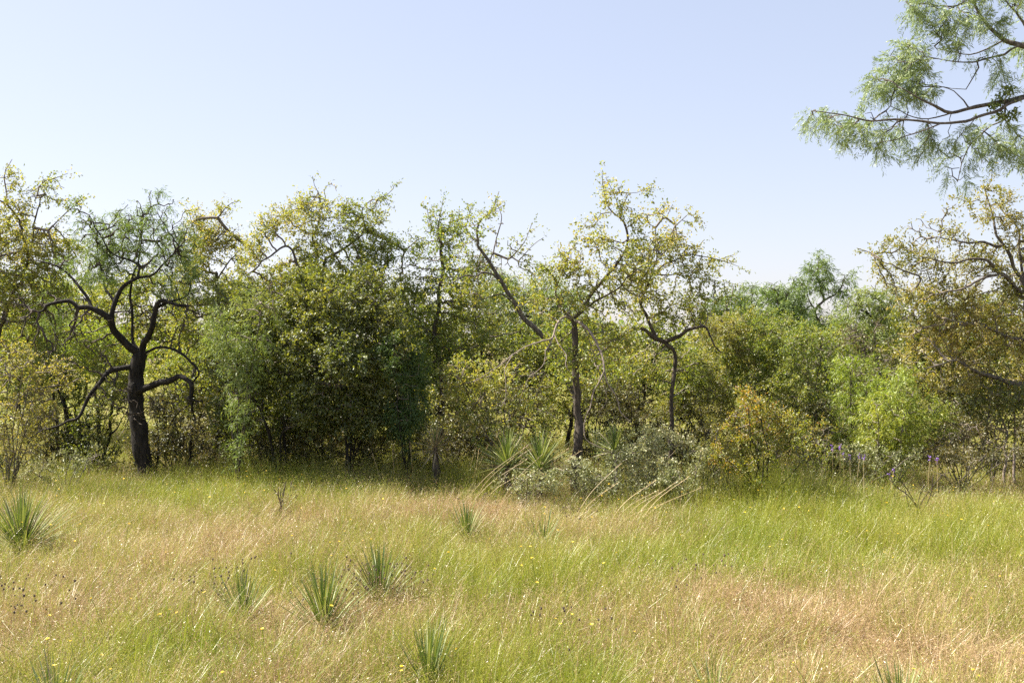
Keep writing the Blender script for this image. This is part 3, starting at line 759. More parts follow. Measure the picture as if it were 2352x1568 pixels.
tree('hackberry_tree', 'large olive-brown tree with wide flat branches at the right edge', 'tree', 12.5,
     [(2400, 1130), (2395, 1000), (2388, 880), (2380, 760), (2360, 690)],
     [(2268, 425, 30, 26, 0, .8, .6), (2195, 480, 45, 30, 0, .4, .5), (2290, 480, 50, 50, 0, .5, .5), (2110, 520, 34, 24, 0, .7, .5), (2060, 555, 45, 30, 0, .8, .4), (2000, 582, 24, 14, 0, .4, .4), (2120, 585, 55, 36, 0, .8, .5),
      (2185, 560, 45, 36, 0, .7, .5), (2250, 605, 75, 45, 0, .9, .5), (2335, 550, 50, 60, 0, .8, .5), (2100, 660, 60, 45, 0, .9, .6), (2200, 690, 85, 55, 0, 1, .6), (2310, 690, 70, 60, 0, 1, .5), (2130, 765, 80, 55, -.2, 1, .7),
      (2240, 790, 95, 65, -.2, 1.1, .8), (2345, 800, 60, 70, 0, 1, .7), (2190, 860, 85, 45, -.2, .9, .7), (2310, 880, 60, 60, 0, .9, .5), (2420, 640, 80, 120, 0, .8, .5), (2430, 850, 70, 100, 0, .8, .5)],
     'olive', 'olive', 'bark', tr=(.14, .09), per=2.0, k=125,
     limbs=[([(2362, 692), (2316, 643), (2291, 618), (2266, 598), (2231, 598), (2176, 603), (2120, 590)], .045, .008, -.3), ([(2375, 720), (2321, 588), (2286, 568), (2256, 558), (2206, 553), (2150, 545)], .04, .007, -.1),
            ([(2321, 588), (2285, 530), (2281, 513), (2271, 468), (2262, 433)], .028, .006, .1), ([(2375, 640), (2336, 528), (2311, 493), (2286, 468)], .028, .007, .3), ([(2388, 880), (2311, 873), (2266, 863), (2216, 843), (2181, 833), (2120, 845)], .05, .008, -.5),
            ([(2362, 692), (2306, 638), (2251, 645), (2216, 663), (2166, 673), (2101, 668)], .03, .007, -.6), ([(2101, 668), (2116, 633), (2056, 618), (2026, 593), (1976, 573)], .02, .004, 0), ([(2388, 800), (2300, 765), (2240, 745), (2190, 735)], .035, .008, -.4)],
     shoots=[[(2270, 430), (2280, 400), (2278, 390)], [(2000, 580), (1975, 572), (1968, 570)]])
bush('leafy_bush', 'leafy green bush low under the big olive tree', 'bush', 12.2, 2280,
     [(2270, 915, 65, 40, 0, 1, .45), (2330, 930, 40, 45, 0, .8, .4), (2220, 900, 40, 40, 0, .8, .5)], 'hack', 'green', 'bark', 5, .014, per=2.2, k=115)
bush('dead_bush', 'tangled dead brown brush on the ground under the big olive tree', 'bush', 11.9, 2210,
     [(2200, 990, 60, 34, 0, 1.1, .5), (2260, 1000, 50, 36, 0, 1, .6), (2150, 1010, 40, 30, 0, .8, .6)], 'small', 'brownleaf', 'bark', 7, .010, per=.9, k=190, twig='deadtwig')
for lab, px, top in (('thin whitish trunk standing in the dark gap under the big olive tree', 2331, (2322, 930)), ('short forked grey stem in the dark gap under the big olive tree', 2305, (2296, 940))):
    tree('slim_tree', lab, 'tree', 12.3, [(px + 4, 1110), (px + 2, 1010), (px - 4, 960), top], [(top[0] - 5, 905, 45, 30, .2, .8, .5)], 'hack', 'olive', 'deadtwig', tr=(.022, .014), per=1.6,
         limbs=[([(px, 1000), (px - 20, 975), (px - 45, 965)] if px < 2320 else [(px, 990), (px + 20, 965), (px + 40, 955)], .01, .004, -.1)])

# ------------------------------------------------------------------ the mesquite that leans in from the right, its trunk outside the picture
tree('mesquite_tree', 'near mesquite whose feathery branches hang into the sky at top right', 'tree', 7.2,
     [(3050, 1390), (3010, 1000), (2960, 600), (2860, 330), (2700, 200), (2560, 170)],
     [(2087, 20, 20, 22, 0, .9, .5), (2130, 25, 40, 26, 0, 1, .5), (2186, 22, 55, 30, 0, 1.1, .6), (2228, 52, 55, 36, 0, 1.1, .6), (2101, 95, 28, 24, 0, 1, .4), (2158, 84, 50, 36, 0, 1.2, .5), (2059, 138, 36, 32, 0, 1.1, .5), (2101, 135, 50, 36, 0, 1.1, .6),
      (2017, 198, 38, 32, 0, 1.1, .6), (2062, 195, 56, 38, 0, 1.2, .5), (2118, 180, 50, 36, 0, 1, .4), (1858, 284, 30, 28, 0, 1.5, .4), (1885, 270, 30, 22, 0, 1.2, .4), (1915, 300, 46, 34, 0, 1, .5), (1972, 282, 48, 34, 0, 1.1, .5), (2017, 310, 55, 42, 0, 1.2, .6), (2060, 260, 50, 30, 0, .7, .4),
      (2144, 320, 56, 38, 0, 1, .4), (2113, 372, 18, 20, 0, .5, .3), (2214, 345, 46, 48, 0, .9, .6), (2256, 310, 48, 38, 0, .8, .5), (2312, 330, 46, 50, 0, .9, .6), (2270, 165, 46, 36, 0, .7, .4), (2200, 408, 26, 26, 0, 1.3, .6), (2175, 385, 26, 22, 0, .9, .5),
      (2330, 25, 36, 40, 0, .7, .4), (2190, -40, 90, 40, 0, .8, .5), (2360, 340, 60, 50, 0, .8, .5), (2420, 120, 80, 60, .2, .7, .5), (2480, 300, 90, 60, .2, .7, .5), (2420, -60, 120, 60, .2, .7, .5), (2600, 60, 120, 90, .3, .6, .5), (2650, 320, 100, 60, .3, .5, .5), (2800, 160, 140, 90, .3, .5, .5)],
     'feather', 'near', 'bark', 'bark', tr=(.17, .06), k=160, step=.085, per=1.2, near=True, jit=.3, rdepth=1.0, thick=.0028, gap=-.35,
     limbs=[([(2560, 170), (2450, 195), (2352, 217), (2298, 231), (2242, 248), (2186, 256), (2144, 240), (2110, 226), (2070, 205)], .034, .005, -.2),
            ([(2352, 220), (2312, 242), (2256, 257), (2219, 273), (2172, 284), (2101, 280), (2045, 281), (2003, 281), (1944, 268), (1900, 262), (1865, 259)], .02, .003, -.3),
            ([(2172, 284), (2115, 301), (2062, 315), (2020, 325)], .009, .003, -.1), ([(2312, 242), (2300, 270), (2270, 285), (2235, 330), (2210, 380), (2203, 420)], .012, .003, .2),
            ([(2600, 175), (2480, 140), (2352, 103), (2312, 88), (2293, 74), (2267, 53), (2242, 20), (2236, -14), (2200, -60)], .034, .008, .2),
            ([(2352, 103), (2312, 115), (2270, 135), (2242, 143), (2214, 143), (2172, 139), (2120, 132)], .014, .003, -.2), ([(2300, 84), (2265, 115), (2228, 127), (2186, 121), (2150, 110)], .011, .003, .1),
            ([(2256, 141), (2248, 155), (2234, 174), (2220, 197), (2190, 205)], .009, .003, .1), ([(2242, 248), (2215, 230), (2200, 205), (2150, 200)], .01, .003, 0), ([(2480, 140), (2400, 100), (2352, 57), (2335, 31), (2312, 0), (2300, -40)], .018, .005, .1),
            ([(2242, 20), (2200, 12), (2130, 15), (2090, 0)], .01, .003, 0), ([(2186, 256), (2150, 268), (2080, 262), (2040, 240)], .008, .003, .1)])


# ------------------------------------------------------------------ the left edge and the dark stems under the crowns
bush('twiggy_bush', 'grey twiggy bush with tiny leaves and long slanting stems at the left edge', 'bush', 11.6, 20,
     [(30, 840, 75, 55, 0, .9, .5), (115, 860, 65, 50, 0, .9, .6), (60, 930, 85, 45, 0, .9, .6), (20, 1000, 60, 45, 0, .8, .6), (110, 960, 50, 36, 0, .7, .6), (-60, 900, 70, 100, 0, .8, .5), (60, 1040, 60, 30, 0, .7, .6)],
     'small', 'olive', 'bark', 9, .012, per=.85, k=190, twig='twig', thick=.005)
tree('leafy_tree', 'bright backlit green foliage glowing behind the black trunk', 'tree', 16.5, [(225, 1045), (228, 980), (222, 900), (230, 840)],
     [(225, 830, 50, 45, 0, 1, .5), (260, 880, 40, 40, 0, .8, .4), (200, 780, 60, 45, 0, 1, .3), (290, 800, 60, 50, 0, .9, .3)], 'hack', 'bright', 'barkdark', tr=(.05, .03))
for lab, pts, r, lims in (
        ('thick black slanting trunk left of the mesquite with a limb reaching right', [(203, 1062), (196, 1035), (184, 1003), (166, 970), (150, 930)], .075, [([(180, 990), (210, 976), (242, 963), (275, 950)], .03, .014)]),
        ('straight black trunk under the brown twigs at the left', [(155, 1062), (155, 1000), (152, 955), (140, 900)], .06, []),
        ('slimmer straight black trunk, leftmost of the dark stems', [(131, 1055), (133, 1000), (128, 950), (120, 900)], .04, []),
        ('thin black forked trunk standing just left of the mesquite trunk', [(240, 1060), (243, 1035), (250, 990), (257, 935), (262, 890)], .04, [([(248, 1010), (272, 980), (285, 955)], .02, .01)]),
        ('crooked dark stem leaning right out of the mesquite foot', [(360, 1075), (366, 1030), (385, 985), (410, 950), (440, 925)], .028, [([(372, 1015), (395, 1030), (415, 1055)], .015, .008), ([(385, 985), (372, 960)], .012, .006)]),
        ('upright dark stem between the mesquite and the dense bush', [(436, 1062), (438, 1010), (442, 960), (445, 910)], .035, [])):
    tree('dark_stemmed_tree', lab, 'tree', 14.2, pts, [(pts[-1][0] + 5, pts[-1][1] - 30, 50, 45, .2, .9, .4), (pts[-1][0] - 25, pts[-1][1] - 70, 50, 45, .4, .9, .4)],
         'hack', 'hack', 'barkdark', 'barkmid', tr=(r, r * .6), per=1.8, limbs=lims, group='dark stems in the shade at the left')

# ------------------------------------------------------------------ the brush behind the front row
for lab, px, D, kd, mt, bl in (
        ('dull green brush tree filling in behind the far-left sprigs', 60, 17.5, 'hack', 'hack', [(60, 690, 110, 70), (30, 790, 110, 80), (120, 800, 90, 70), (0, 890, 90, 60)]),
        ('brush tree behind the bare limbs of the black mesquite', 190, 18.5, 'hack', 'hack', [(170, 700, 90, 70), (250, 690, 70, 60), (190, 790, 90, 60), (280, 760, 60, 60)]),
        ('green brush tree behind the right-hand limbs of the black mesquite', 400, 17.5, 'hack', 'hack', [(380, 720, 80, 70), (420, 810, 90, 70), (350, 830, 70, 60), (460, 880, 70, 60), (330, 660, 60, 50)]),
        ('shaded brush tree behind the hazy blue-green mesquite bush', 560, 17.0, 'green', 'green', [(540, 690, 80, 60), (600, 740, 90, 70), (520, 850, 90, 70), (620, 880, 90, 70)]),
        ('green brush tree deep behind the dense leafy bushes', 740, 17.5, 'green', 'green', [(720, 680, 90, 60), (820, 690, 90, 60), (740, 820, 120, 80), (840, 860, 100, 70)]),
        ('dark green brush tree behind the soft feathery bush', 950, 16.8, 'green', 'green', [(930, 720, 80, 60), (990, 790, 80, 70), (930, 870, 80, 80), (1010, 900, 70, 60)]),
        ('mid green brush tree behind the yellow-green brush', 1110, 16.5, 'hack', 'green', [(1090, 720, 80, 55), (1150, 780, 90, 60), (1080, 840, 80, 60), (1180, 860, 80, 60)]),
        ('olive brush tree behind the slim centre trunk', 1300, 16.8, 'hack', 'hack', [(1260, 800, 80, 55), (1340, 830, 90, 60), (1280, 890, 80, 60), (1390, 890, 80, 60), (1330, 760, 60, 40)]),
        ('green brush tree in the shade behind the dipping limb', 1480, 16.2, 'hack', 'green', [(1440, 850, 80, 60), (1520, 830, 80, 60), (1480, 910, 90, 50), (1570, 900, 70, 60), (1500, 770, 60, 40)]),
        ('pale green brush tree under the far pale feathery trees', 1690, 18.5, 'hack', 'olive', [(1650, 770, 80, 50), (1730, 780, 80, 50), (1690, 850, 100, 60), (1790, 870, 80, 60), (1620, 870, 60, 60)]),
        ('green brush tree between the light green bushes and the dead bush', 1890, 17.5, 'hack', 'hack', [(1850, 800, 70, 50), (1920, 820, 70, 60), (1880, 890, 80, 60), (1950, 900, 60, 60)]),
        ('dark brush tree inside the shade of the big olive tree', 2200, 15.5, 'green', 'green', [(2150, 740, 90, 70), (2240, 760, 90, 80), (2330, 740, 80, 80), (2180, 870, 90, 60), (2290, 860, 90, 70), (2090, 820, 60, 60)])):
    base = HZ + EYE * F / D
    tone = rng.uniform(.25, .5)
    bl = [(*b, rng.uniform(-.4, .6), 1.0, tone + rng.uniform(-.1, .15)) for b in bl]
    tree('brush_tree', lab, 'tree', D, [(px, base), (px + rng.uniform(-20, 20), base - 80), (px + rng.uniform(-20, 20), 900), (px + rng.uniform(-15, 15), 780)], bl, kd, mt, 'barkdark',
         'barkmid', tr=(.055, .025), k=80, step=.15, size=1.3, per=2.2, thick=.004, group='brush behind the front row')

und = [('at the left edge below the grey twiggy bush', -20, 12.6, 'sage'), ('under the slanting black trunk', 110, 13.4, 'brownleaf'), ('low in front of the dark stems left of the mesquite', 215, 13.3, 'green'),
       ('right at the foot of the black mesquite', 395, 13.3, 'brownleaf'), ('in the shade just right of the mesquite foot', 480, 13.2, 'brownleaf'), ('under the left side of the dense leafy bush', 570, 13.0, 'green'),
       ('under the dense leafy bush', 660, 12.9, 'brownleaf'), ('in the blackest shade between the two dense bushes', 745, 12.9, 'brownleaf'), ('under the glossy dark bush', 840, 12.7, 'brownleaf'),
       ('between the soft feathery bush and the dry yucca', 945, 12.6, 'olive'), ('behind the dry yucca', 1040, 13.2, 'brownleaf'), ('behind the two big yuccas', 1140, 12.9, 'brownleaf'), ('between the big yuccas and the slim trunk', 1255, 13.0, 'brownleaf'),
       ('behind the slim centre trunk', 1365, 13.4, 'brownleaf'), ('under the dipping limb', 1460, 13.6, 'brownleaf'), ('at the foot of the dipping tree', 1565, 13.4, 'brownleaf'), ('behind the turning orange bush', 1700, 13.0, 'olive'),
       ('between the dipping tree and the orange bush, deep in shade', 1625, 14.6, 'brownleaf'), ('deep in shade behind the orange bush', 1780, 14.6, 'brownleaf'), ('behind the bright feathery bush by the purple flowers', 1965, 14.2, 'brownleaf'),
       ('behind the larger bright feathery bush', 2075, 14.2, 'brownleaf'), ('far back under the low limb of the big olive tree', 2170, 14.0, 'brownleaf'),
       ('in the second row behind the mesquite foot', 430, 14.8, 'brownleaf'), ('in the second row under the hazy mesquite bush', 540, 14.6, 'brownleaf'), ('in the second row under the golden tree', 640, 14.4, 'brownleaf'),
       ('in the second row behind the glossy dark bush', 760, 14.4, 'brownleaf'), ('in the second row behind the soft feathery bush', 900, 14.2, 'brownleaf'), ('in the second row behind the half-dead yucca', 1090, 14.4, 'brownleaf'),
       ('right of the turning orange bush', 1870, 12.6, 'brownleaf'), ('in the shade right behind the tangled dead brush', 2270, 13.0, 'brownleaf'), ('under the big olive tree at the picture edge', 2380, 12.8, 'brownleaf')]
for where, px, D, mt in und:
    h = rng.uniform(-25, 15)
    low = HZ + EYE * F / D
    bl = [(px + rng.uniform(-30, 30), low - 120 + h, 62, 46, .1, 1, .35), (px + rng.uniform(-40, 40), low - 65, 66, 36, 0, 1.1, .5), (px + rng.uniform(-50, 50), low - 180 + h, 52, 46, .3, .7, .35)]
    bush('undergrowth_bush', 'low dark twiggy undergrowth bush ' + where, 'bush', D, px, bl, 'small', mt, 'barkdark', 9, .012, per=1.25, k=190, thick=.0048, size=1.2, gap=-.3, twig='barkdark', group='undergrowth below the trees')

# grey-green and pale low scrub in front
for lab, px, D, mt, bl in (
        ('pale grey-green shrublet hugging the foot of the slim centre trunk', 1330, 11.4, 'sage', [(1320, 1075, 40, 30), (1360, 1105, 45, 24)]),
        ('pale grey-green shrublet in front of the two big yuccas', 1200, 10.8, 'sage', [(1210, 1098, 45, 22), (1165, 1104, 40, 20), (1255, 1100, 36, 22), (1230, 1120, 60, 18)]),
        ('widest grey-green shrub right of the slim centre trunk', 1450, 11.3, 'sage', [(1420, 1065, 60, 40), (1490, 1055, 65, 44), (1450, 1110, 85, 28), (1530, 1090, 55, 40), (1380, 1105, 50, 28)]),
        ('grey-green shrub rising behind the widest one', 1500, 12.2, 'sage', [(1460, 1010, 60, 34), (1540, 1015, 60, 36), (1400, 1020, 40, 30)]),
        ('brownish grey shrub between the widest one and the orange bush', 1595, 11.1, 'sage', [(1570, 1110, 44, 34), (1620, 1090, 46, 44), (1600, 1050, 40, 36), (1650, 1125, 40, 22)]),
        ('small dark-stemmed shrub touching the left of the orange bush', 1650, 11.3, 'olive', [(1640, 990, 30, 40), (1625, 1040, 34, 36), (1665, 1060, 30, 36)]),
        ('pale straw-yellow shrub right of the orange bush', 1880, 11.8, 'orange', [(1880, 1000, 44, 36), (1900, 1040, 50, 30), (1850, 1020, 30, 30)]),
        ('pale scrub around the purple flowers', 1980, 11.7, 'sage', [(1960, 1045, 60, 24), (2030, 1050, 60, 24), (2090, 1050, 50, 22)]),
        ('brown scrub at the meadow edge below the big olive tree', 2200, 11.5, 'brownleaf', [(2160, 1050, 60, 22), (2240, 1045, 60, 24), (2320, 1035, 50, 26)]),
        ('small leafy shrub in the grass before the dark stems', 160, 11.8, 'sage', [(150, 1060, 50, 26), (90, 1080, 50, 28), (200, 1050, 40, 24)])):
    bush('low_shrub', lab, 'shrub', D, px, [(*b, rng.uniform(-.1, .2), 1.0, rng.uniform(.3, .6)) for b in bl], 'small', mt, 'bark', 6, .007, per=2.0, k=150, thick=.0026, size=.95, gap=-.3, group='low scrub along the meadow edge')

# bare twig plants standing in the grass
for lab, px, D, bl in (('leafless dark twig shrub in the grass below the purple flowers', 2110, 10.2, [(2070, 1095, 50, 36), (2140, 1095, 50, 40), (2110, 1130, 60, 30)]),
                       ('small leafless twig plant in the grass below the dense bush', 640, 10.4, [(640, 1125, 28, 24), (660, 1110, 20, 18)])):
    bush('bare_twig_shrub', lab, 'shrub', D, px, bl, 'small', 'brownleaf', 'barkmid', 6, .006, per=.12, k=60, step=.14, thick=.0022, twig='barkmid')


# mistletoe on the overhanging limb
for lab, c in (('dark round-leaved mistletoe clump on top of the overhanging limb', [(2318, 206, 14, 12), (2300, 222, 18, 10)]), ('dark round-leaved mistletoe clump hanging below the overhanging limb', [(2300, 268, 22, 12), (2328, 262, 14, 16), (2285, 244, 18, 10)])):
    Y = 7.05
    r0 = P(2305, 236, Y)
    t_ = thing('mistletoe', lab, 'mistletoe', r0, 'mistletoe clumps')
    O = np.vstack([P(px, py, Y) + rng.normal(0, .45, (60, 3)) * np.array([rx / F * Y, .05, ry / F * Y]) for px, py, rx, ry in c])
    for i in range(len(c)):
        e = P(c[i][0], c[i][1], Y)
        v, fcs = tube(smooth_line([[*r0, .004], [*((r0 + e) / 2 + rng.normal(0, .01, 3)), .003], [*e, .002]], .03), 5)
        mesh_obj('stem', v, fcs, M['mist'] if i else M['twig'], t_, r0)
        t_.children[-1].data.attributes.new('tone', 'FLOAT', 'FACE')
    V, Q = leaves(O, rng.normal(0, 1, O.shape), rng.uniform(.02, .032, len(O)), rng.uniform(.014, .022, len(O)), .3, .05)
    mesh_obj('foliage', V, [Q], M['mist'], t_, r0, attr={'tone': rng.uniform(0, 1, len(Q))}, kind='stuff')


# ------------------------------------------------------------------ yuccas
def yucca_leaf(width, curve):
    n = 5
    t = np.linspace(0, 1, n)
    w = width * np.array([0.7, 1.0, 0.95, 0.6, 0.05])
    V = []
    for i in range(n):
        z = -curve * t[i] ** 2
        V += [(t[i], -w[i] / 2, z + w[i] * 0.22), (t[i], 0, z - w[i] * .08), (t[i], w[i] / 2, z + w[i] * 0.22)]
    Q = [(3 * i + a, 3 * i + 3 + a, 3 * i + 4 + a, 3 * i + 1 + a) for i in range(n - 1) for a in (0, 1)]
    return np.array(V), np.array(Q)


yl = {}
for m_ in ('yucca', 'yuccadry'):
    for j in range(4):
        v, q = yucca_leaf(.012 + .004 * j, .02 + .06 * j)
        o = mesh_obj('leaf', v, [q], M[m_], attr={'tone': np.full(len(q), .15 + .25 * j)})
        yl[m_, j] = o.data
        bpy.data.objects.remove(o)


def yucca(label, px, py, size, n, lo=8, hi=88, dry=.1, D=None):
    """py: where the heart shows, about a hand above the soil; with D it sits on a short stem at that distance"""
    Y = D or (EYE - .2) * F / (py - HZ)
    x = (px - CXP) / F * Y
    g = float(gz(x, Y))
    lift = max(.05, EYE - (py - HZ) / F * Y - g) if D else .0
    root = thing('yucca', label, 'yucca', (x, Y, g), 'yuccas')
    off = np.array([x, Y, g])
    v, fcs = tube(smooth_line([[x, Y, g - .05, .05], [x + .01, Y, g + lift * .5, .045], [x, Y, g + lift + .03, .03]], .04), 8, .25, px)
    mesh_obj('stem', v, fcs, M['barkmid'], root, off)
    n = min(280, int(n * 1.6))
    for i in range(n):
        az = i * 2.39996 + rng.uniform(-.25, .25)
        u = (i + .5) / n
        el = R(hi - (hi - lo) * u ** 1.15 + rng.uniform(-6, 6))
        m_ = 'yuccadry' if rng.random() < dry * (0.3 + 1.6 * u) else 'yucca'
        if m_ == 'yuccadry' and u > .7:
            el -= R(12)
        L = size * .9 * rng.uniform(.75, 1.1) * (1 - .15 * abs(u - .4))
        o = bpy.data.objects.new('leaf', yl[m_, int(rng.integers(0, 4))])
        COL.objects.link(o); o.parent = root
        o.matrix_local = Matrix.Translation((0, 0, lift + .05 * (1 - u))) @ Matrix.Rotation(az, 4, 'Z') @ Matrix.Rotation(-el, 4, 'Y') @ Matrix.Rotation(rng.uniform(-.5, .5), 4, 'X') @ Matrix.Diagonal((L, L ** .5 * .95, L, 1))
    return root


yucca('largest yucca, bright green, half cut off by the left edge', 48, 1245, .66, 150, lo=2, dry=.10)
yucca('big yucca fanned out left of the slim centre trunk, sunlit', 1240, 1082, .52, 110, lo=-5, D=11.3)
yucca('big yucca in the shade, behind the sunlit one', 1165, 1074, .52, 90, lo=0, D=11.6)
yucca('half-dead brown yucca under the brush beside the soft feathery bush', 1000, 1035, .42, 70, lo=-25, dry=.75, D=11.9)
yucca('yucca partly hidden right behind the slim centre trunk', 1410, 1040, .40, 80, lo=0, D=11.5)
yucca('dark upright yucca beside the pale dry grass in mid meadow', 1072, 1205, .46, 40, lo=49, dry=.03)
yucca('sparse yucca in the meadow below the slim centre trunk', 1250, 1222, .44, 40, lo=39, dry=.05)
yucca('yucca with evenly fanned leaves among dry seed heads', 745, 1382, .52, 76, lo=38, dry=.10)
yucca('upper right of the two close yuccas in the meadow', 872, 1325, .52, 76, lo=38, dry=.05)
yucca('faint yucca left of the one with evenly fanned leaves', 556, 1378, .44, 50, lo=44, dry=.05)
yucca('upright yucca sunk in bright grass near the lower centre', 985, 1505, .46, 48, lo=52, dry=.03)
yucca('yucca cut off by the lower edge, left corner', 125, 1610, .44, 56, lo=20, dry=.06)
yucca('yucca cut off by the lower edge toward the right', 2065, 1610, .42, 56, lo=20, dry=.08)
yucca('pale yucca in the corner of dry grass, lower edge right of centre', 1640, 1560, .36, 40, lo=10, dry=.4)


# ------------------------------------------------------------------ the wooded belt on the far side of the field
n = 16000
bx_ = rng.uniform(-95, 95, n); by_ = rng.uniform(74, 96, n)
top_ = 3.0 + 1.0 * wob(np.stack([bx_, by_ * .3, 0 * bx_], 1), .35, 2) + .8 * wob(np.stack([bx_, by_ * .5, 0 * bx_], 1), 1.1, 4)
bp_ = np.stack([bx_, by_, gz(bx_, by_) + .2 + np.maximum(top_, 1.2) * rng.uniform(0, 1, n) ** .7], 1)
V, Q = leaves(bp_, rng.normal(0, 1, (n, 3)), rng.uniform(.35, .7, n), rng.uniform(.2, .4, n), .4)
o = mesh_obj('distant_brush', V, [Q], M['hack'], attr={'tone': np.clip(.3 + .25 * wob(bp_, .5, 1) + rng.normal(0, .15, n), 0, 1)}, kind='stuff')
o['label'] = 'far belt of green brush closing the field behind the trees'; o['category'] = 'brush'


# ------------------------------------------------------------------ grass
def strip_mesh(rows, widths, side):
    """rows (n,k,3) centre lines, widths (n,k), side (n,3): flat tapering strips"""
    n, k = widths.shape
    a = rows - side[:, None, :] * widths[..., None] / 2
    b = rows + side[:, None, :] * widths[..., None] / 2
    V = np.stack([a, b], 2).reshape(n, k * 2, 3)
    base = (np.arange(n) * k * 2)[:, None]
    j = np.arange(k - 1)[None, :] * 2
    Q = np.stack([base + j, base + j + 1, base + j + 3, base + j + 2], -1).reshape(-1, 4)
    return V.reshape(-1, 3), Q, k - 1


def tuft(n, rad, hmin, hmax, wid, lean, windx, k=4, curl=.5, extra=0):
    c = rng.normal(0, rad * .5, (n, 2))
    az = rng.uniform(0, 2 * np.pi, n)
    h = rng.uniform(hmin, hmax, n)
    d = np.stack([np.cos(az), np.sin(az)], 1) * (lean * np.abs(rng.normal(0, 1, n)))[:, None] + np.array([windx, -.1 * windx]) + c * 1.2 + extra
    t = np.linspace(0, 1, k)[None, :]
    bend = t ** (1.0 + curl)
    hor = d[:, None, :] * (h[:, None] * bend)[..., None]
    z = h[:, None] * t * (1 - .28 * np.linalg.norm(d, axis=1)[:, None] * t)
    rows = np.concatenate([c[:, None, :] + hor, z[..., None]], 2)
    rows += rng.normal(0, .006, rows.shape) * t[..., None]
    w = wid * rng.uniform(.6, 1.3, (n, 1)) * np.array([.8, 1.0, .75, .12])[None, :] if k == 4 else wid * np.linspace(1, .15, k)[None, :] * np.ones((n, 1))
    sa = az + np.pi / 2 + rng.normal(0, .6, n)
    side = np.stack([np.cos(sa), np.sin(sa), np.zeros(n)], 1)
    V, Q, m = strip_mesh(rows, w, side)
    return V, Q, np.repeat(np.clip(rng.normal(.5, .34, n), 0, 1), m), rows


def source(V, Q, tone, mat):
    o = mesh_obj('tuft', V, [Q], M[mat], attr={'tone': tone})
    COL.objects.unlink(o)
    return o


def scatter(name, label, cat, pts, rotz, tilt, scale, idx, sources):
    """one object that repeats the sources on its points"""
    me = bpy.data.meshes.new(name)
    me.vertices.add(len(pts)); me.vertices.foreach_set('co', np.asarray(pts, np.float32).ravel())
    a = me.attributes.new('rot', 'FLOAT_VECTOR', 'POINT'); a.data.foreach_set('vector', np.stack([tilt[:, 0], tilt[:, 1], rotz], 1).astype(np.float32).ravel())
    a = me.attributes.new('sc', 'FLOAT_VECTOR', 'POINT'); a.data.foreach_set('vector', np.asarray(scale, np.float32).ravel())
    a = me.attributes.new('idx', 'INT', 'POINT'); a.data.foreach_set('value', np.asarray(idx, np.int32))
    o = bpy.data.objects.new(name, me); COL.objects.link(o)
    o['kind'] = 'stuff'; o['label'] = label; o['category'] = cat
    ng = bpy.data.node_groups.new(name + '_nodes', 'GeometryNodeTree')
    ng.interface.new_socket('Geometry', in_out='INPUT', socket_type='NodeSocketGeometry')
    ng.interface.new_socket('Geometry', in_out='OUTPUT', socket_type='NodeSocketGeometry')
    N = ng.nodes; L = ng.links
    gi = N.new('NodeGroupInput'); go = N.new('NodeGroupOutput')
    iop = N.new('GeometryNodeInstanceOnPoints')
    L.new(gi.outputs[0], iop.inputs['Points'])
    j = N.new('GeometryNodeJoinGeometry')
    for s_ in reversed(sources):
        oi = N.new('GeometryNodeObjectInfo'); oi.inputs['Object'].default_value = s_
        g = N.new('GeometryNodeGeometryToInstance')
        L.new(oi.outputs['Geometry'], g.inputs[0]); L.new(g.outputs[0], j.inputs[0])
    L.new(j.outputs[0], iop.inputs['Instance'])
    iop.inputs['Pick Instance'].default_value = True

    def named(nm, ty):
        q = N.new('GeometryNodeInputNamedAttribute'); q.data_type = ty; q.inputs['Name'].default_value = nm
        return q.outputs['Attribute']
    L.new(named('idx', 'INT'), iop.inputs['Instance Index'])
    e2r = N.new('FunctionNodeEulerToRotation'); L.new(named('rot', 'FLOAT_VECTOR'), e2r.inputs[0])
    L.new(e2r.outputs[0], iop.inputs['Rotation'])
    L.new(named('sc', 'FLOAT_VECTOR'), iop.inputs['Scale'])
    L.new(iop.outputs[0], go.inputs[0])
    md = o.modifiers.new('scatter', 'NODES'); md.node_group = ng
    return o


def on_ground(px, py, h=.2):
    Y = (EYE - h) * F / (py - HZ)
    return (px - CXP) / F * Y, Y


# where the meadow is dry (+) or green (-): spots found on the ground, strength, width along x, along y (metres)
DRY = [(820, 1400, 1.5, .6, .5), (900, 1370, 1.0, .5, .4), (1130, 1150, 1.6, .6, .6), (985, 1150, 1.2, .5, .6), (560, 1240, 1.2, .5, .7), (310, 1230, .9, .9, .6), (30, 1440, 1.6, .4, .5), (560, 1390, .8, .4, .4), (1400, 1200, .7, .8, .6),
       (1700, 1330, 1.0, .9, .6), (2180, 1470, 1.9, .9, .5), (2000, 1350, .8, .9, .5), (1500, 1430, .7, .6, .5), (2300, 1340, .5, .8, .6), (650, 1540, 1.1, .5, .4), (2250, 1120, .5, 1.2, 1.2), (700, 1180, .7, .6, .6), (150, 1330, .6, .7, .5), (1850, 1540, 1.0, .6, .3), (100, 1190, .6, .5, .5)]
GRN = [(800, 1085, 1.8, 1.6, .8), (950, 1070, 1.8, .6, .8), (1070, 1120, .9, .5, .6), (1760, 1130, 1.6, .6, .8), (1900, 1200, 1.5, 1.3, 1.0), (1150, 1290, .7, .7, .7), (1050, 1400, .8, .5, .6), (1250, 1510, 1.2, .5, .35), (460, 1470, 1.0, .6, .5), (880, 1560, .5, .4, .3),
       (400, 1130, 1.0, 1.5, .7), (2250, 1230, .8, 1.0, .7), (1500, 1270, .9, 1.0, .7), (30, 1280, .8, .5, .5), (2150, 1400, .5, .5, .4), (620, 1300, .4, .5, .5), (2330, 1180, .7, .8, .8)]


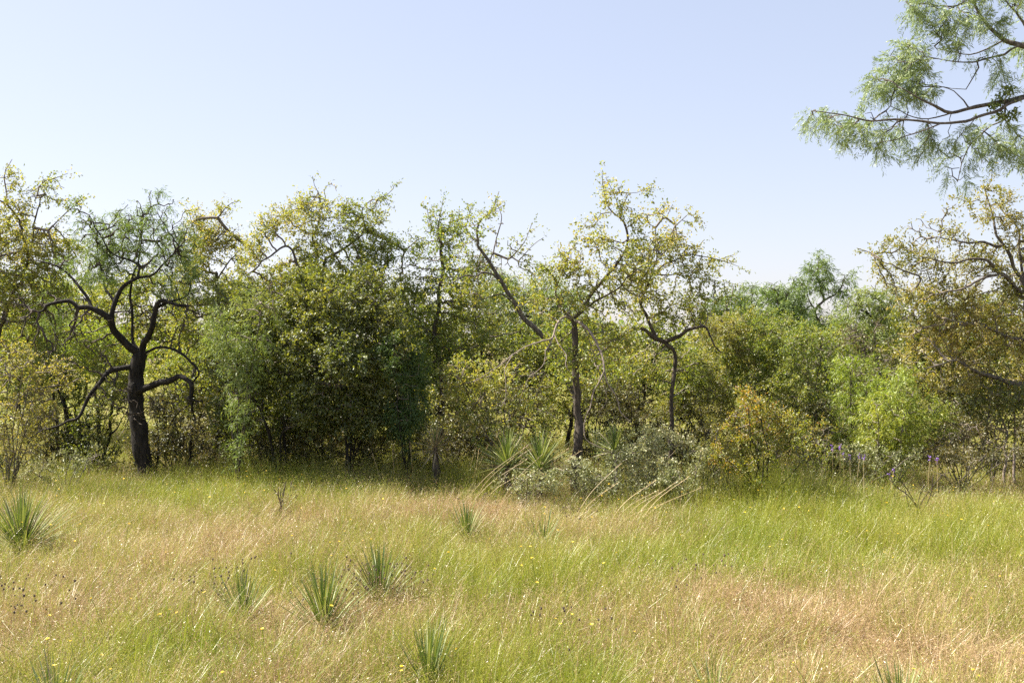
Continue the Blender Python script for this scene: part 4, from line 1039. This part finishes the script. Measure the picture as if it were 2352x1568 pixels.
def dryness(x, y):
    v = 0.9 * wob(np.stack([x, y, 0 * x], 1), 1.6, 3) * .5 + .35 * wob(np.stack([x, y, 0 * x], 1), 4.5, 7) + .0
    for sg, lst in ((1, DRY), (-1, GRN)):
        for px, py, a, sx, sy in lst:
            gx_, gy_ = on_ground(px, py)
            v = v + sg * a * np.exp(-((x - gx_) / sx) ** 2 - ((y - gy_) / sy) ** 2)
    return v


def tallness(x, y):
    v = 1 + .16 * wob(np.stack([x, y, 0 * x], 1), 2.3, 5) + .16 * wob(np.stack([x, y, 0 * x], 1), 7.0, 2)
    for px, py, a, sx, sy in ((800, 1090, .28, 1.6, .7), (950, 1085, .75, .45, .6), (1070, 1110, .4, .4, .5), (690, 1090, .35, .5, .5), (1765, 1135, .7, .5, .6), (1880, 1140, .35, .5, .6), (1320, 1130, -.2, .5, .6), (2150, 1470, -.25, 1., .5), (830, 1400, -.15, .6, .5), (1245, 1215, -.3, .4, .4), (740, 1370, -.25, .35, .35), (870, 1320, -.25, .35, .35), (60, 1235, -.5, .7, .5), (1070, 1200, -.3, .3, .3), (985, 1500, -.2, .3, .3)):
        gx_, gy_ = on_ground(px, py)
        v = v + a * np.exp(-((x - gx_) / sx) ** 2 - ((y - gy_) / sy) ** 2)
    return v


def wedge(n, y0, y1, pw, margin=1.6):
    """points over the ground in front of the camera, thinning with distance"""
    u = rng.uniform(0, 1, n)
    y = (y0 ** pw + u * (y1 ** pw - y0 ** pw)) ** (1 / pw)
    x = rng.uniform(-1, 1, n) * (0.53 * y + margin)
    return x, y


def tile(dry, n=400, rad=.23, tall=1.0):
    """a round patch of mixed blades; dry: share of dead ones"""
    nd = int(n * dry); ng_ = n - nd
    Vs, Qs, Ts, Ms = [], [], [], []

    def put(V, Q, t, m):
        Qs.append(Q + sum(map(len, Vs))); Vs.append(V); Ts.append(t); Ms.append(np.full(len(Q), m))
    for cnt, h0, h1, w, lean, wind, m, curl in ((ng_ * 6 // 10, .12, .36, .0028, .55, .04, 0, .5), (ng_ * 3 // 10, .22, .44, .0018, .30, .08, 0, .7), (ng_ // 10, .10, .24, .0052, .7, .0, 0, .6),
                                               (nd * 6 // 10, .10, .32, .0027, .9, .02, 1, .3), (nd * 3 // 10, .20, .42, .0018, .45, .08, 1, .7), (nd // 16 + 1, .25, .42, .0026, .6, .10, 1, 1.0)):
        if cnt < 2:
            continue
        c = np.sqrt(rng.uniform(0, 1, cnt)) * rad
        a = rng.uniform(0, 2 * np.pi, cnt)
        V, Q, t, rows = tuft(cnt, .0, h0 * tall, h1 * tall, w, lean, wind, curl=curl, extra=np.stack([np.cos(a), np.sin(a)], 1) * (c / rad * .45)[:, None])
        off = np.repeat(np.stack([c * np.cos(a), c * np.sin(a), 0 * c], 1), 8, 0)
        put(V + off, Q, t, m)
        if (m == 1 and cnt > 20) or w == .0018:
            tip = (rows[:, 2:, :] + off.reshape(cnt, 8, 3)[:, :2, :]).reshape(-1, 3)
            tip = tip + rng.normal(0, .014, tip.shape)
            V, Q = leaves(tip, rng.normal(0, 1, tip.shape) + np.array([0, 0, .5]), rng.uniform(.010, .026, len(tip)), rng.uniform(.002, .005, len(tip)), .2)
            put(V, Q, rng.uniform(0, 1, len(Q)) if m else rng.uniform(.4, 1, len(Q)), m)
    o = source(np.vstack(Vs), np.vstack(Qs), np.concatenate(Ts), 'grass')
    o.data.materials.append(M['dry'])
    o.data.polygons.foreach_set('material_index', np.concatenate(Ms).astype(np.int32))
    return o


LEVELS = (.05, .2, .42, .66, .9)
tiles = [tile(d) for d in LEVELS for _ in range(4)]
sp_ = .27
gx_ = np.arange(-11.5, 11.5, sp_); gy_ = np.arange(2.8, 17.8, sp_)
TX, TY = np.meshgrid(gx_, gy_)
x = (TX + rng.uniform(-.5, .5, TX.shape) * sp_ + sp_ * .5 * (np.arange(len(gy_)) % 2)[:, None]).ravel(); y = (TY + rng.uniform(-.5, .5, TX.shape) * sp_).ravel()
ok = (np.abs(x) < .53 * y + 1.7) & (rng.uniform(0, 1, len(x)) < np.where(y > 13.4, .5, 1))
x, y = x[ok], y[ok]
lvl = np.clip(np.round(1.75 + 1.9 * dryness(x, y) + rng.normal(0, .5, len(x))), 0, 4).astype(int)
sc = tallness(x, y) * rng.uniform(.7, 1.25, len(x)) * (1 - .05 * lvl)
nn = len(x)
scatter('meadow_grass', 'meadow of fine yellow-green grass mixed with tan dry patches', 'grass', np.stack([x, y, gz(x, y) - .01], 1), rng.uniform(-1.6, 1.6, nn), rng.normal(0, .10, (nn, 2)),
        np.stack([1.0 + 0 * sc, 1.0 + 0 * sc, sc], 1), lvl * 4 + rng.integers(0, 4, nn), tiles)
xx, yy = wedge(5200, 17, 70, 1.3, 4)
nn = len(xx)
scatter('far_field_grass', 'sunlit yellow-green field seen between the trunks', 'grass', np.stack([xx, yy, gz(xx, yy) - .01], 1), rng.uniform(0, 6.28, nn), rng.normal(0, .05, (nn, 2)),
        np.stack([2.2 + 0 * xx, 2.2 + 0 * xx, rng.uniform(.7, 1.2, nn)], 1), rng.integers(0, 12, nn), tiles)

# single long straws, yellow flowers and dark seed heads, too many and too small to count
ssrc = [source(*tuft(2, .02, .30, .55, .0026, .5, .2, curl=1.0)[:3], 'dry') for _ in range(5)]
xx, yy = wedge(600, 3.2, 13, 1.3); nn = len(xx)
scatter('loose_straws', 'long pale loose straws arching over the grass', 'straw', np.stack([xx, yy, gz(xx, yy)], 1), rng.uniform(0, 6.28, nn), rng.normal(0, .25, (nn, 2)), np.ones((nn, 3)) * rng.uniform(.7, 1.1, (nn, 1)), rng.integers(0, 5, nn), ssrc)


def flower_source():
    st = smooth_line([[0, 0, 0, .0012], [.02, .01, .2, .001], [.05, 0, .36, .001]], .1)
    v, f = tube(st, 3)
    a = np.linspace(0, 2 * np.pi, 8, endpoint=False)
    pos = np.array([[.05, 0, .365]]) + np.stack([np.cos(a), np.sin(a), 0 * a], 1) * .002
    lv, lq = leaves(pos, np.stack([np.cos(a), np.sin(a), .35 + 0 * a], 1), np.full(8, .009), np.full(8, .007), .9, .03)
    me = source(np.vstack([v, lv]), np.vstack([f[0], lq + len(v)]), np.zeros(len(f[0]) + len(lq)), 'grass')
    me.data.materials.append(M['yellow'])
    mi = np.zeros(len(f[0]) + len(lq), np.int32); mi[len(f[0]):] = 1
    me.data.polygons.foreach_set('material_index', mi)
    return me


fsrc = [flower_source()]
xx, yy = wedge(520, 3.2, 12.5, 1.3); g = dryness(xx, yy) < .45; xx, yy = xx[g], yy[g]; nn = len(xx)
scatter('yellow_wildflowers', 'tiny yellow wildflowers dotted through the grass', 'flowers', np.stack([xx, yy, gz(xx, yy)], 1), rng.uniform(0, 6.28, nn), rng.normal(0, .2, (nn, 2)), np.ones((nn, 3)) * rng.uniform(.75, 1.15, (nn, 1)), np.zeros(nn), fsrc)


# dry seed-head plants: stalks with dark round heads
def ball(r):
    v, f = [], []
    for i, z in enumerate((-.8, 0, .8)):
        q = math.sqrt(1 - z * z * .9)
        for j in range(5):
            a = j * 2 * math.pi / 5 + i * .6
            v.append((q * r * math.cos(a), q * r * math.sin(a), z * r))
    for i in range(2):
        for j in range(5):
            f.append((i * 5 + j, i * 5 + (j + 1) % 5, i * 5 + 5 + (j + 1) % 5, i * 5 + 5 + j))
    return np.array(v), np.array(f), np.array([(10, 11, 12), (10, 12, 13), (10, 13, 14)])


for lab, px, py, n, sp in (('clump of dark round seed heads beside the faint yucca', 470, 1395, 34, .32), ('clump of dark seed heads at the left edge of the lower meadow', 35, 1470, 40, .34), ('clump of seed heads around the foot of the evenly fanned yucca', 800, 1390, 44, .40),
                           ('clump of seed heads right of the two close yuccas', 905, 1375, 34, .35), ('seed-head clump by the sparse yucca below the centre trunk', 1310, 1215, 26, .35), ('seed-head clump in the pale dry grass by the dark upright yucca', 1130, 1175, 30, .45),
                           ('seed-head clump in the tan patch right of centre', 1560, 1370, 26, .4), ('seed-head clump low in the meadow near the lower edge', 1290, 1500, 14, .25)):
    x0, y0 = on_ground(px, py, .1)
    z0 = float(gz(x0, y0))
    t_ = thing('seed_head_plant', lab, 'dry plant', (x0, y0, z0), 'dry seed-head clumps')
    SV, SQ, HV, HQ, HT = [], [], [], [], []
    for i in range(n):
        bx, by = rng.normal(0, sp * .5, 2)
        hgt = rng.uniform(.24, .40)
        e = np.array([bx + rng.normal(.04, .05), by + rng.normal(0, .05), hgt])
        v, f = tube(smooth_line([[bx, by, 0, .0016], [(bx + e[0]) / 2 + rng.normal(0, .01), (by + e[1]) / 2, hgt * .55, .0014], [*e, .0012]], .1), 3)
        SQ.append(f[0] + sum(map(len, SV))); SV.append(v)
        bv, bf, bt = ball(rng.uniform(.005, .009))
        o_ = sum(map(len, HV)); HQ.append(bf + o_); HT.append(bt + o_); HV.append(bv * np.array([1, 1, 1.15]) + e)
    off = np.array([x0, y0, z0])
    so = mesh_obj('stalk', np.vstack(SV) + off, [np.vstack(SQ)], M['straw'], t_, off, kind='stuff')
    mesh_obj('seed_heads', np.vstack(HV) + off, [np.vstack(HQ), np.vstack(HT)], M['seed'], t_, off, kind='stuff')

# pale dry tussocks with long leaning stalks
for lab, px, py, n, ln, lean in (('pale dry grass tussock with long stalks leaning right toward the big yuccas', 1120, 1150, 9, 1.0, .75), ('dry tussock of long leaning stalks right of the slim centre trunk', 1400, 1190, 9, .85, .8), ('few upright dry stalks in the green grass under the glossy dark bush', 935, 1120, 6, .75, -.05), ('dry stalks rising left of the big yuccas', 1105, 1110, 5, .8, .15)):
    x0, y0 = on_ground(px, py, .1)
    off = np.array([x0, y0, float(gz(x0, y0))])
    t_ = thing('dry_tussock', lab, 'tussock', off, 'dry tussocks')
    for i in range(n):
        b = np.array([rng.normal(0, .22), rng.normal(0, .15), 0])
        L_ = ln * rng.uniform(.7, 1.1); a = lean + rng.normal(0, .12)
        e = b + np.array([math.sin(a), rng.normal(0, .12), math.cos(a)]) * L_
        m_ = (b + e) / 2 + np.array([-.06 * a, 0, .04])
        v, f = tube(smooth_line([[*b, .0026], [*m_, .0022], [*e, .0016]], .06), 4)
        tip = e + (m_ - e) * rng.uniform(0, .35, (10, 1)) + rng.normal(0, .006, (10, 3))
        lv, lq = leaves(tip, np.tile(e - m_, (10, 1)) + rng.normal(0, .15, (10, 3)), rng.uniform(.02, .04, 10), np.full(10, .0035), .2)
        mesh_obj('stalk', np.vstack([v, lv]) + off, [np.vstack([f[0], lq + len(v)]), f[1]], M['straw'], t_, off)

# purple flower spikes
ORD = ('first', 'second', 'third', 'fourth', 'fifth', 'sixth')
for lab, grp, spots in (('purple flower spike in the cluster right of the orange bush', 'purple spikes by the orange bush', [(1912, 1028), (1930, 1026), (1936, 1044), (1952, 1050), (1975, 1046), (1984, 1050)]),
                        ('purple flower spike in the pair below the bright feathery bush', 'purple spikes below the feathery bush', [(2136, 1052), (2152, 1058)]),
                        ('small purple flower spike behind the bare twig shrub', 'purple spikes behind the twig shrub', [(2052, 1082), (2044, 1092)])):
    for si, (px, py) in enumerate(spots):
        Y = 10.9
        c = P(px, py, Y)
        off = np.array([c[0], Y, float(gz(c[0], Y))])
        t_ = thing('purple_flower', lab + (', ' + ORD[si] + ' from the left' if len(spots) > 2 else ', ' + ('the left one', 'the right one')[px == max(q[0] for q in spots)]), 'flower', off, grp)
        v, f = tube(smooth_line([[*off, .003], [*((off + c) / 2 + rng.normal(0, .015, 3)), .0025], [*c, .002]], .1), 4)
        mesh_obj('stem', v, f, M['straw'], t_, off)
        n = 16
        tt = rng.uniform(-.035, .03, n)
        pos = c + np.stack([rng.normal(0, .008, n), rng.normal(0, .008, n), tt], 1)
        lv, lq = leaves(pos, rng.normal(0, 1, (n, 3)) + np.array([0, 0, .5]), rng.uniform(.012, .02, n), rng.uniform(.009, .013, n), .2)
        mesh_obj('blossom', lv, [lq], M['purple'], t_, off)

print('TRIS', TRIS)
